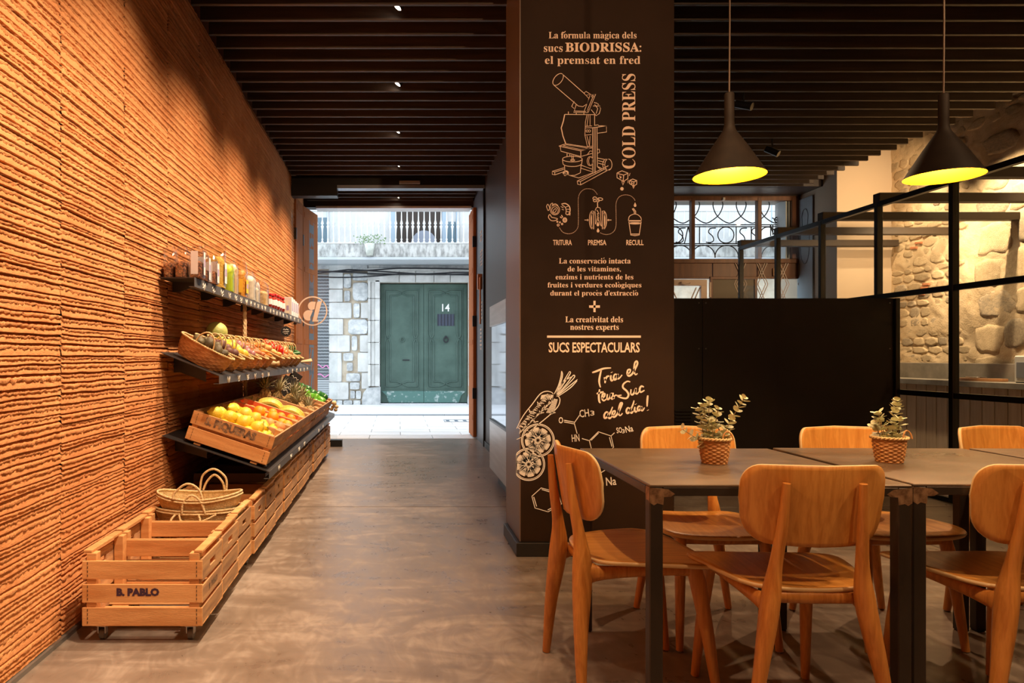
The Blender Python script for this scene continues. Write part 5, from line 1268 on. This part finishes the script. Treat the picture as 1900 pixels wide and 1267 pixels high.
tip_m = mat('stem_tip', (.25, .24, .08), .7)
tip_me = MB().tube([(0, 0, 0), (0, 0, .003)], .0035, 8).mesh('stem_tip', tip_m)
def fruit(name, me, loc, rot, label, cat, group, tip=None, sc=None):
    o = link(name, me, None, loc, rot, sc); tag(o, label, cat, group)
    if tip is not None: link('stem_tip', tip_me, o, (0, 0, tip))
    return o
rf = random.Random(12)
def pile(k, n_x, n_y, r, z0, jit, top=0, xr=(-.19, .19), yr=(-.11, .11)):
    P = []
    for i in range(n_x):
        for j in range(n_y): P.append((xr[0]+(xr[1]-xr[0])*(i+.5)/n_x+rf.uniform(-jit, jit), yr[0]+(yr[1]-yr[0])*(j+.5)/n_y+rf.uniform(-jit, jit), z0+rf.uniform(0, .012)))
    return P
RW3 = ['front', 'middle', 'back']; RW2 = ['front', 'back']
rnd_rot = lambda: (rf.uniform(0, 6.28), rf.uniform(0, 6.28), rf.uniform(0, 6.28))
for k, lb in ((0, 'yellow lemon in the stencilled crate nearest to view'), (1, 'yellow lemon in the crate with the peaches')):
    for L_, z0 in ((pile(k, 5, 3, .03, .122, .008), 0),):
        for q_, (x, y, z) in enumerate(L_): fruit('lemon', lemon_me, fcM(k, x, y, z), rnd_rot(), lb.split(' nearest')[0]+f', lower layer, {RW3[q_ % 3]} row, {ORD[q_//3]} from the wall', 'lemon', 'lemons in the '+('stencilled' if k == 0 else 'second')+' crate',   .040, (1.26,)*3)
    for q_, (x, y, z) in enumerate(pile(k, 4, 2, .03, .170, .014, xr=(-.17, .15), yr=(-.09, .09))[: (8 if k == 0 else 5)]):
        fruit('lemon', lemon_me, fcM(k, x, y, z), rnd_rot(), lb.split(' nearest')[0]+f', on top, {RW2[q_ % 2]} row, {ORD[q_//2]} from the wall', 'lemon', 'lemons in the '+('stencilled' if k == 0 else 'second')+' crate', .040, (1.30,)*3)
    mb = MB().box(-.22, .22, -.135, .135, .008, .085); mb.build('fruit_bed', lin['kraft_lining'], FC[k])
peach_me = me_ball('peach', peach_m, ball_prof(.039, .036), 18)
for x, y, z, lb in ((.02, -.03, .172, 'blushed peach among the lemons near the middle of the second crate'), (.185, .02, .160, 'blushed peach at the aisle end of the second crate'), (.10, .10, .15, 'blushed peach half hidden at the back of the second crate')):
    fruit('peach', peach_me, fcM(1, x, y, z), rnd_rot(), lb, 'peach', 'peaches in the second crate')
orange_me = me_ball('orange', orange_m, ball_prof(.043, .041), 22)
for k, spots in ((2, [(-.16, .02, .10), (-.10, .03, .10), (-.02, 0, .150), (.08, .0, .145), (.15, .03, .115), (.195, -.02, .12), (.03, .06, .11), (-.06, -.05, .1), (.12, -.07, .1), (.02, -.07, .10), (-.17, -.06, .09)]),
                 (3, [(.02, .02, .125), (.09, .0, .12), (.16, .03, .125), (.06, -.06, .11), (.19, -.05, .11), (-.05, .03, .11), (-.13, 0, .10)])):
    for q_, (x, y, z) in enumerate(sorted(spots)): fruit('orange', orange_me, fcM(k, x, y, z+.022), rnd_rot(), 'bright orange in the '+('first' if k == 2 else 'second')+f' crate lined in orange, {ORD[q_]} from the wall', 'orange', 'oranges in the '+('first' if k == 2 else 'second')+' orange-lined crate', .036, (1 if k == 2 else .86,)*3)
    MB().box(-.22, .22, -.135, .135, .008, .065).build('fruit_bed', lin['orange_lining'], FC[k])
# bananas
ban_m = mat('banana_skin', (.90, .64, .10), .45, col2=(.82, .60, .14), scale=12, vary=.06); ban_t = mat('banana_tip', (.20, .15, .05), .7)
def banana_bunch(loc, rot, label):
    t = empty('banana_bunch', loc, 0, label, 'bananas', 'hands of bananas', rot=rot)
    for k in range(6):
        y = (k-2.5)*.026; R_ = .095+.006*(k % 3); lift = -.004*abs(k-2.5)
        P = [(-R_*math.cos(a)*1.05, y*(.45+.55*math.sin(a)), R_*math.sin(a)*.80+lift) for a in np.linspace(.12, PI-.15, 14)]
        rr_ = [.004, .007, .013, .0165, .018, .019, .019, .019, .0185, .018, .016, .012, .006, .004]
        MB().tube(P, rr_, 7, flat=.92, sm=False).build('banana', ban_m, t)
        MB().tube([P[-1], tuple(Vector(P[-1])*1.0+Vector((.004, 0, -.012)))], .004, 6).build('banana_tip', ban_t, t)
    MB().tube([(-.098, -.02, -.004), (-.098, .02, -.004)], .010, 8).build('stalk', ban_t, t)
banana_bunch(fcM(4, -.06, .03, .115), (0, SLP*.5, .15), 'hand of yellow bananas nearer the wall')
banana_bunch(fcM(4, .12, -.01, .112), (0, SLP*.8, .05), 'hand of yellow bananas nearer the aisle')
MB().box(-.22, .22, -.135, .135, .008, .08).build('fruit_bed', lin['olive_lining'], FC[4])
# pineapples
pin_m = mat('pineapple_rind', (.42, .27, .10), .7, col2=(.16, .10, .04), kind='voronoi', scale=60, bump=.5)
pl_m = mat('pineapple_leaf', (.30, .30, .18), .55, col2=(.50, .44, .28), scale=20, vary=.1)
def pineapple(loc, rot, label, seed, dry=False):
    t = empty('pineapple', loc, 0, label, 'pineapple', 'pineapples in the tilted crates', rot=rot); rg = random.Random(seed)
    nn = 16; V = []; rows = 14
    mb = MB(); mb.lathe([(.052*math.sin(PI*(.06+.88*i/rows))**.6*(1+.05*(i % 2)), -.09+.17*i/rows) for i in range(rows+1)], 22, sm=False, lobes=lambda th, z: 1+.05*math.cos(11*th)); mb.build('fruit_body', pin_m, t)
    for k in range(34):
        a = k*2.4; f = k/34; tilt = (1-f)*1.05+.12; ln = .06+.08*f+rg.uniform(-.01, .02); r0 = .016*(1-f)+.004
        d = Vector((math.cos(a)*math.sin(tilt), math.sin(a)*math.sin(tilt), math.cos(tilt))); s_ = Vector((-math.sin(a), math.cos(a), 0)); b = Vector((math.cos(a)*r0, math.sin(a)*r0, .078))
        w_ = .0085
        p1 = b+d*ln*.5+Vector((0, 0, .006)); p2 = b+d*ln+Vector((math.cos(a), math.sin(a), 0))*.014
        mbl = MB(); up_ = d.cross(s_)*.003
        mbl.add([b-s_*w_, b+s_*w_, b+up_, p1-s_*w_*.8, p1+s_*w_*.8, p1+up_, p2], [(0, 2, 5, 3), (2, 1, 4, 5), (3, 5, 6), (5, 4, 6)]); mbl.build('crown_leaf', pl_m, t)
    return t
for i, (k, x, y, z, rx, ry) in enumerate(((5, -.18, .05, .17, -.3, -.5), (6, -.12, -.02, .15, .2, -.2), (6, -.02, .03, .16, .1, .3), (6, .12, -.04, .12, .1, .15), (6, .19, .02, .12, .0, .5), (7, .05, .0, .13, .3, .1))):
    pineapple(fcM(k, x, y, z), (rx, ry+SLP, rf.uniform(0, 3)), 'pineapple with a dry spiky crown, '+['closest to the clay wall', 'second from the clay wall', 'in the middle of its crate', 'fourth from the clay wall', 'at the aisle end of its crate', 'behind the others in the next crate'][i], 50+i)
# paper shavings
shv = mat('straw_shavings', (.74, .56, .34), .8, vary=.1)
def shavings(k, x0, x1, z0, label, n=70):
    mb = MB()
    for i in range(n):
        x = rf.uniform(x0, x1); y = rf.uniform(-.12, .12); a = rf.uniform(0, 6.28); z = z0+rf.uniform(0, .04)
        P = [fcM(k, x+.05*t*math.cos(a+t*1.2), y+.05*t*math.sin(a+t*1.2), z+.012*math.sin(t*5+i)) for t in (0, .3, .6, 1)]; mb.tube(P, .0028, 4, caps=False, flat=.3, sm=False)
    o = mb.build('paper_shavings', shv); tag(o, label, 'shavings', kind='stuff')
shavings(7, .02, .22, .10, 'pale paper shavings filling the aisle end of the pineapple crate'); shavings(8, -.2, .22, .11, 'pale paper shavings in the crate before the green peppers')
gbun = empty('garlic_bundle', (-.70, 7.62, .56), 0, 'pale bundle of dried garlic hanging off the aisle end of the last crate', 'garlic')
for q in range(9): MB().lathe(ball_prof(.022, .02, 8), 10, c=(rf.uniform(-.03, .04), rf.uniform(-.05, .05), rf.uniform(-.02, .09))).build('garlic_bulb', shv, gbun)
# peppers and tomatoes
pep_g = mat('green_pepper_skin', (.10, .38, .03), .25, col2=(.20, .52, .05), scale=8, vary=.15); pep_d = mat('dark_green_pepper_skin', (.03, .16, .03), .22, vary=.15); tom_m = mat('tomato_skin', (.75, .03, .015), .22, vary=.1)
def pepper_me(m_): return MB().lathe([(0, -.045), (.016, -.046), (.028, -.035), (.034, -.01), (.037, .015), (.036, .032), (.024, .040), (.008, .034), (0, .033)], 24, lobes=lambda th, z: 1+.10*abs(math.cos(2*th))).mesh('pepper', m_)
pgm, pdm = pepper_me(pep_g), pepper_me(pep_d); prm = pepper_me(tom_m)
stem_me = MB().tube([(0, 0, .033), (.003, 0, .045), (.009, 0, .056)], [.006, .004, .005], 7).mesh('stem', mat('green_stem', (.14, .28, .06), .5))
def pep(me, k, x, y, z, label, group, name='green_pepper', cat='pepper', M_=None, sc=1):
    o = link(name, me, None, M_ if M_ is not None else fcM(k, x, y, z), rnd_rot() if name != 'x' else None, (sc,)*3); tag(o, label, cat, group); link('stem', stem_me, o); return o
for i in range(22): pep(pgm if i < 15 else pdm, 9, -.18+.058*(i % 7)+rf.uniform(-.01, .01), -.09+.09*((i//7) % 3), .13+.035*(i//7)+rf.uniform(0, .01)+.02*(i % 7 < 4), f'green pepper in the crate behind the pineapples, {RW3[(i//7) % 3]} row, {ORD[i % 7]} from the wall'+(', topmost' if i > 20 else ''), 'green peppers in the tilted crate', sc=1.05)
tm = MB().lathe(ball_prof(.034, .028), 18, lobes=lambda th, z: 1+.03*math.cos(5*th)).mesh('tomato', tom_m)
cal = MB()
for k in range(5):
    a = k*2*PI/5; cal.add([(0, 0, .029), (.008*math.cos(a-.4), .008*math.sin(a-.4), .031), (.022*math.cos(a), .022*math.sin(a), .028), (.008*math.cos(a+.4), .008*math.sin(a+.4), .031)], [(0, 1, 2, 3)])
cal = cal.mesh('calyx', MATS['green_stem'])
for i in range(18):
    o = link('tomato', tm, None, fcM(10, -.18+.065*(i % 6)+rf.uniform(-.008, .008), -.08+.08*(i//6), .135+rf.uniform(0, .02)), (rf.uniform(-.5, .5), rf.uniform(-.5, .5), rf.uniform(0, 6)), (1.05,)*3)
    tag(o, f'red tomato in the crate nearest the door, {RW3[i//6]} row, {ORD[i % 6]} from the wall', 'tomato', 'tomatoes in the last tilted crate'); link('calyx', cal, o)
# black card with chalk marks stuck in the crates, upper and lower
def card(loc, rot, r_, label, disc=True):
    e = empty('price_card', loc, 0, label, 'sign', rot=rot)
    if disc: MB().tube([(0, -.0015, 0), (0, .0015, 0)], r_, 24, up=(1, 0, 0)).build('card_board', MATS['cable_black'], e)
    else: MB().box(-r_*.7, r_*.7, -.002, .002, -r_, r_, .001).build('card_board', MATS['cable_black'], e)
    mb = MB()
    for z, w_ in ((.35, .5), (-.05, .6), (-.4, .4)): mb.tube([(x*r_, -.003, (z+.10*math.sin(x*14))*r_) for x in np.linspace(-w_, w_, 14)], .0028, 4, caps=False)
    mb.build('chalk_marks', chalk, e); MB().tube([(0, .002, -r_*.6), (0, .002, -r_-.12)], .002, 5).build('stick', chalk, e); return e
card((-1.12, 7.02, 1.385), (0, 0, .1), .052, 'round black chalk price card standing among the baskets of the middle shelf')
card(fcM(7, -.10, -.1, .26), (0, .5, .3), .09, 'tilted black chalk price card stuck in behind the pineapples', False)
card(fcM(8, -.12, 0, .30), (0, .6, .2), .08, 'tilted black chalk price card beside the green peppers', False)

# ------------------------------------------------------------------ wicker baskets on the middle shelf
SL2 = math.atan2(1.157-1.025, -1.006-XL); s2z = lambda x: 1.025+(1.157-1.025)*(-1.006-x)/(-1.006-XL)
wb_m = mat('brown_wicker', (.40, .17, .055), .55, col2=(.62, .32, .13), scale=26, vary=.14)
bk_me = weave(.135, .075, .165, .105, .115, 11, 30, .0026); bk_me.add([(.135*math.cos(a), .075*math.sin(a), .002) for a in np.linspace(0, 2*PI, 25)[:-1]], [tuple(range(24))]); bk_me = bk_me.mesh('basket_body', wb_m)
rim_me = twist_ring(MB(), .170, .110, .116, .0055, 30).mesh('basket_rim', wick_l)
hnd_me = [MB().tube([(s*.10+.055*math.cos(a), 0+.012*math.sin(a)*(1 if s > 0 else -1), .112+.085*math.sin(a)) for a in np.linspace(0, PI, 14)], .0044, 6).mesh('basket_handle', wick_l) for s in (-1, 1)]
bed_me = MB().lathe([(0, .085), (.8, .082), (.98, .075)], 20).mesh('basket_filling', lin['kraft_lining'])
def basket(y, label):
    t = empty('wicker_basket', (-1.160, y, s2z(-1.160)+.006), 0, label, 'basket', 'oval wicker baskets on the middle shelf', rot=(0, SL2+.12, 0))
    link('basket_body', bk_me, t); link('basket_rim', rim_me, t); link('basket_filling', bed_me, t, None, None, (.145, .085, 1))
    for sy in (-1, 1):
        link('basket_handle', hnd_me[0], t, (.10, sy*.085, 0), None)
    return t
bcont = ['avocados', 'dark beets and beans', 'lemons and gourds', 'red onions', 'sweet potatoes', 'long carrots', 'yellow roots', 'red peppers', 'pale tomatoes', 'onions', 'green cucumbers']
BY_ = [4.085+k*.272 for k in range(6)]+[5.90+.30*k for k in range(5)]
BK = [basket(BY_[k], 'oval wicker basket of '+bcont[k]+' on the middle shelf') for k in range(11)]
for b_ in BK: b_.location.y += 0
bM = lambda k, x, y, z: Matrix.Translation(BK[k].location) @ Matrix.Rotation(SL2+.12, 4, 'Y') @ Vector((x, y, z))
def veg_me(name, m_, r, rz, n=14, lob=None): return me_ball(name, m_, ball_prof(r, rz, 10), n, lob)
V_ = {'avocado': (mat('avocado_skin', (.10, .075, .045), .5, col2=(.16, .13, .06), scale=30, bump=.4, bscale=200, vary=.2), .027, .036), 'beet': (mat('beet_skin', (.16, .07, .06), .6, vary=.2), .027, .028),
      'gourd': (mat('gourd_skin', (.85, .60, .08), .45, vary=.12), .032, .036), 'red_onion': (mat('red_onion_skin', (.42, .20, .22), .35, vary=.15), .028, .025), 'sweet_potato': (mat('sweet_potato_skin', (.62, .22, .10), .6, vary=.15), .021, .05),
      'carrot': (mat('carrot_skin', (.80, .30, .06), .5, vary=.1), .013, .06), 'yellow_root': (mat('yellow_root_skin', (.78, .45, .16), .5, vary=.1), .022, .05), 'tomato': (mat('pale_tomato_skin', (.80, .20, .06), .3, vary=.12), .031, .028),
      'onion': (mat('onion_skin', (.72, .38, .15), .4, vary=.12), .030, .028), 'cucumber': (mat('cucumber_skin', (.04, .16, .04), .35, vary=.2), .020, .075)}
Vm = {k: veg_me(k, *v) for k, v in V_.items()}
fill = ['avocado', 'beet', 'gourd', 'red_onion', 'sweet_potato', 'carrot', 'yellow_root', 'red_pepper', 'tomato', 'onion', 'cucumber']
where = ['nearest basket of the middle shelf', 'second basket of the middle shelf', 'third basket of the middle shelf', 'fourth basket of the middle shelf', 'fifth basket of the middle shelf', 'sixth basket of the middle shelf', 'seventh basket of the middle shelf', 'basket of red peppers', 'basket beyond the red peppers', 'basket before the cucumbers', 'last basket of the middle shelf']
cap_ = {'avocado': 'dark rough avocado', 'beet': 'dark round beet', 'gourd': 'yellow gourd', 'red_onion': 'dull red onion', 'sweet_potato': 'reddish sweet potato', 'carrot': 'slim orange carrot', 'yellow_root': 'yellowish root', 'tomato': 'pale red tomato', 'onion': 'golden onion', 'cucumber': 'dark green cucumber'}
for k, f in enumerate(fill):
    n = 9 if k < 7 else 8
    rk = sorted(range(n), key=lambda i: math.sqrt(i/n)*math.cos(i*2.4))
    for i in range(n):
        pl_ = f', {ORD[rk.index(i)]} from the wall'; a = i*2.4; r_ = math.sqrt(i/n); P = bM(k, .105*r_*math.cos(a), .055*r_*math.sin(a), .112+.022*(1-r_)+rf.uniform(0, .008))
        if f == 'red_pepper':
            o = link('red_pepper', prm, None, P+Vector((0, 0, .012)), rnd_rot(), (.95,)*3); tag(o, 'red pepper in the '+where[k]+pl_, 'pepper', 'red peppers on the middle shelf'); link('stem', stem_me, o)
        else:
            lay = f in ('carrot', 'sweet_potato', 'yellow_root', 'cucumber')
            o = link(f, Vm[f], None, P, (PI/2+rf.uniform(-.3, .3), rf.uniform(-.3, .3), rf.uniform(-.8, .8)+(PI/2)) if lay else rnd_rot(), (rf.uniform(.9, 1.08),)*3)
            tag(o, cap_[f]+' in the '+where[k]+pl_, f.replace('_', ' '), f.replace('_', ' ')+'s in a basket of the middle shelf')
# melon lying behind the baskets
ml = link('melon', MB().lathe(ball_prof(.075, .068, 14), 30, lobes=lambda th, z: 1+.02*math.cos(10*th)).mesh('melon', mat('melon_rind', (.55, .52, .14), .5, col2=(.42, .46, .14), scale=9, bump=.3)), None, (-1.255, 4.86, 1.305), (.2, .3, 0)); tag(ml, 'large yellow-green melon behind the baskets at the clay wall', 'melon'); link('stem_tip', tip_me, ml, (0, 0, .067))
pb = empty('bread_bag', (-1.06, 5.675, s2z(-1.08)+.004), .3, 'small pale paper bag lying at the rim between the baskets', 'bag'); MB().tube([(-.06, 0, .02), (0, 0, .026), (.07, 0, .02)], [.012, .024, .014], 10, flat=.7).build('bag_body', shv, pb); MB().tube([(.07, 0, .02), (.10, .004, .022)], [.008, .02], 8).build('bag_twist', shv, pb)
pb2 = empty('root_bundle', (-1.06, 8.0, s2z(-1.06)+.004), .2, 'bundle of pale roots at the door end of the middle shelf', 'roots')
for q in range(5): MB().tube([(-.06, (q-2)*.025, .02), (.08, (q-2)*.028, .03+.006*q)], [.012, .008], 7).build('root', shv, pb2)
# straw braids hanging from the top shelf
for i, (y, z0, z1) in enumerate(((5.36, 1.53, 1.20),)):
    pass
def braid(x, y, z0, z1, label):
    e = empty('straw_braid', (x, y, z0), 0, label, 'braid', 'straw braids hanging at the clay wall'); L_ = z0-z1
    for s in (-1, 1):
        for ph in (0, 2.1, 4.2):
            P = [(.006*math.cos(ph+t*26*L_*2.2), s*(.020+.008*t)+.006*math.sin(ph+t*26*L_*2.2), -L_*t) for t in np.linspace(0, 1, int(60*L_)+8)]
            MB().tube(P, .0052, 5).build('strand', shv, e)
    MB().tube([(0, -.02, 0), (0, 0, .02), (0, .02, 0)], .008, 6).build('loop', shv, e)
braid(-1.20, 5.50, 1.55, 1.27, 'double straw braid hanging on the clay wall between top and middle shelf')
braid(-1.26, 5.80, 1.08, .74, 'double straw braid on the clay wall below the middle shelf')

# ------------------------------------------------------------------ goods on the top shelf
film = glassmat('cellophane', (.97, .96, .95), 1.45, film=.17, gloss=.14)
nut_m = mat('red_brown_nuts', (.10, .028, .012), .5, col2=(.48, .17, .07), kind='voronoi', scale=120, bump=.9, bscale=160)
corn_m = mat('golden_flakes', (.86, .48, .05), .5, col2=(.95, .66, .14), kind='voronoi', scale=90, bump=.9, bscale=130)
white_label = mat('white_label', (.78, .76, .80), .5); lilac = mat('lilac_print', (.36, .28, .50), .6); green_lab = mat('lime_green_label', (.55, .72, .03), .5); paper_m = mat('kraft_paper', (.72, .50, .28), .7); white_paper = mat('cream_paper_bag', (.80, .72, .60), .7); amber = mat('amber_noodles', (.72, .28, .03), .45, col2=(.85, .42, .06), kind='voronoi', scale=80, bump=.7)
def lumpy(w_, d_, h, m_, seed, res=14, z0=.002):
    rg = random.Random(seed); mb = MB(); n = 20; V = []; rows = res
    for i in range(rows+1):
        f = i/rows; tp_ = 1 if f < .86 else 1-.35*((f-.86)/.14)
        for k in range(n):
            a = 2*PI*(k+.5)/n; c, s = math.cos(a), math.sin(a); q = (abs(c)**4+abs(s)**4)**-.25*tp_*(1+rg.uniform(-.035, .035)); V.append((c*q*w_/2, s*q*d_/2, z0+h*f))
    F = [(i*n+k, i*n+(k+1) % n, (i+1)*n+(k+1) % n, (i+1)*n+k) for i in range(rows) for k in range(n)]
    mb.add(V, F, 0, True); mb.add(V[-n:], [tuple(range(n))], 0, False); mb.add(V[:n], [tuple(range(n))[::-1]]); return mb
def film_bag(w_, d_, h, seed, m_=None, pinch=.25):
    rg = random.Random(seed); n = 24; rows = 14; V = []
    for i in range(rows+1):
        f = i/rows; tp_ = 1.04 if f < .5 else 1.04-(.75-pinch*0)*((f-.5)/.5)**1.4
        for k in range(n):
            a = 2*PI*(k+.5)/n; c, s = math.cos(a), math.sin(a); wob_ = (1+rg.uniform(-.05, .05)*(f > .4)); q = (abs(c)**4+abs(s)**4)**-.25*wob_
            dd = tp_ if f < .5 else max(tp_, .12); ww_ = 1.04 if f < .68 else 1.04-(1-pinch*2.4)*max(0, (f-.68)/.32)**1.6
            V.append((c*q*w_/2*ww_, s*q*d_/2*dd, h*f+.003))
    F = [(i*n+k, i*n+(k+1) % n, (i+1)*n+(k+1) % n, (i+1)*n+k) for i in range(rows) for k in range(n)]
    mb = MB(); mb.add(V, F, 0, False); return mb
TZ = 1.576
def bag(x, y, w_, d_, h, hc, m_, label, seed, lab=None, rz=0, cat='bag', pinch=.25, name='nut_bag', grp='packets on the top shelf'):
    t = empty(name, (x, y, TZ), rz, label, cat, grp)
    lumpy(w_*.96, d_*.96, hc, m_, seed).build('bag_contents', m_, t)
    film_bag(w_, d_, h, seed+1, pinch=pinch).build('bag_film', film, t)
    if lab:
        lm, lw, z0, z1 = lab
        MB().box(-lw/2, lw/2, -d_/2-.006, -d_/2-.0045, z0, z1).build('label', lm, t)
        MB().box(w_/2+.0055, w_/2+.007, -lw/2*.8, lw/2*.8, z0, z1).build('label', lm, t)
        MB().box(w_/2+.0072, w_/2+.0076, -lw/2*.5, lw/2*.5, z0+(z1-z0)*.35, z0+(z1-z0)*.7).build('label_print', lilac, t)
    return t
bag(-1.315+.022, 3.99, .062, .10, .185, .085, nut_m, 'clear bag of reddish nuts, closest to the clay wall at the near shelf end', 1)
bag(-1.222, 3.98, .066, .10, .178, .092, nut_m, 'clear bag of reddish nuts, second from the clay wall at the near shelf end', 3)
bag(-1.148+.004, 4.0, .070, .11, .192, .095, nut_m, 'clear bag of reddish nuts at the near outer corner of the top shelf', 5, (white_label, .04, .02, .15))
bag(-1.165, 4.16, .085, .10, .182, .07, nut_m, 'clear bag with a tall white label behind the corner nut bag', 7, (white_label, .05, .01, .14), rz=.05)
bag(-1.16, 4.33, .09, .12, .175, .08, nut_m, 'clear bag with white label and dark contents before the golden flakes', 9, (white_label, .06, .01, .13))
bag(-1.19, 4.56, .13, .13, .285, .20, corn_m, 'large clear bag of golden flakes with a white label', 11, (white_label, .07, .03, .165), pinch=.42)
bag(-1.18, 4.82, .10, .11, .20, .18, green_lab, 'lime green packet between golden flakes and kraft bag', 13)
bag(-1.20, 4.99, .12, .12, .235, .21, paper_m, 'tan kraft paper bag with folded top', 15)
bag(-1.19, 5.26, .11, .15, .275, .20, amber, 'amber bag of noodles tied at the neck with yellow label', 17, (green_lab if 0 else mat('yellow_label', (.85, .52, .05), .5), .09, .03, .13), pinch=.3)
bag(-1.19, 5.55, .12, .16, .225, .19, white_paper, 'cream paper flour bag with creased top beside the noodles', 19)
bag(-1.19, 5.75, .10, .11, .17, .12, white_paper, 'second smaller cream packet behind the flour bag', 21)
bag(-1.20, 5.92, .07, .05, .20, .18, white_label, 'narrow pale carton with a green top', 23)
bag(-1.185, 6.10, .11, .16, .22, .12, mat('biscuit_contents', (.74, .48, .20), .6, col2=(.85, .62, .32), kind='voronoi', scale=50), 'peaked clear bag of biscuits before the jars', 25, pinch=.1)
jar_g = glassmat('jar_glass', (.96, .97, .96), 1.4, film=.03)
red_lid = mat('red_jar_lid', (.55, .02, .02), .3, metal=.2); red_fill = mat('tomato_sauce', (.50, .035, .01), .35); dk_fill = mat('dark_jam', (.12, .02, .015), .35)
def jar(x, y, sc, fm_, label):
    t = empty('sauce_jar', (x, y, TZ), rf.uniform(-.2, .2), label, 'jar', 'red-lidded jars on the top shelf'); 
    P = [(0, .002), (.030, .002), (.034, .006), (.034, .075), (.028, .088), (.026, .098)]
    MB().lathe([(r*.93*sc, z*sc) for r, z in P]+[(0, .098*sc)], 20).build('jar_contents', fm_, t); MB().lathe([(r*sc, z*sc) for r, z in P], 20).build('jar_glass', jar_g, t)
    MB().lathe([(.0295*sc, .096*sc), (.0305*sc, .098*sc), (.0305*sc, .110*sc), (.029*sc, .112*sc), (0, .112*sc)], 20).build('jar_lid', red_lid, t)
    lb_ = MB(); n = 16; V = [((.0345*sc)*math.cos(a), (.0345*sc)*math.sin(a), z*sc) for z in (.025, .068) for a in np.linspace(-2.2, 2.2, n)]
    lb_.add(V, [(k, k+1, n+k+1, n+k) for k in range(n-1)], 0, True); lb_.build('jar_label', white_label, t)
pos = 0
for r_, y in enumerate((6.34, 6.46, 6.58, 6.72, 6.86, 7.0)):
    for c_, x in enumerate((-1.175, -1.265)):
        jar(x+.005*r_ % .01, y, 1.15 if r_ < 2 else 1.3, dk_fill if (r_ < 2 and c_) else red_fill, f'red-lidded sauce jar, {ORD[r_]} along the shelf, '+('aisle side' if c_ == 0 else 'wall side'))
cards = [((-1.17, 7.22), 'white zigzag card box after the jars'), ((-1.2, 7.4), 'bundle of pale packets standing askew after the jars')]
for (xy, lb) in cards:
    t = empty('packet', (xy[0], xy[1], TZ), .2, lb, 'packet', 'pale packets at the door end of the top shelf')
    MB().prism([(-.05, 0), (.05, 0), (.035, .13), (-.02, .15)], -.05, .05, Matrix.Rotation(PI/2, 4, 'X')).build('packet_body', white_paper, t); MB().box(.02, .044, -.051, -.0505, .03, .08).build('label_print', lilac, t)
for i, y in enumerate((7.62, 7.76, 7.90, 8.04)):
    t = empty('carton', (-1.185, y, TZ), 0, 'white upright carton at the door end of the top shelf, '+ORD[i]+' of four', 'carton', 'white cartons at the door end')
    MB().box(-.05, .04, -.05, .05, 0, .20-.01*i, .003).build('carton_body', mat('white_carton', (.74, .74, .78), .5) if i == 0 else MATS['white_carton'], t); MB().box(.0402, .0408, -.03, .03, .05, .15).build('label_print', lilac, t)
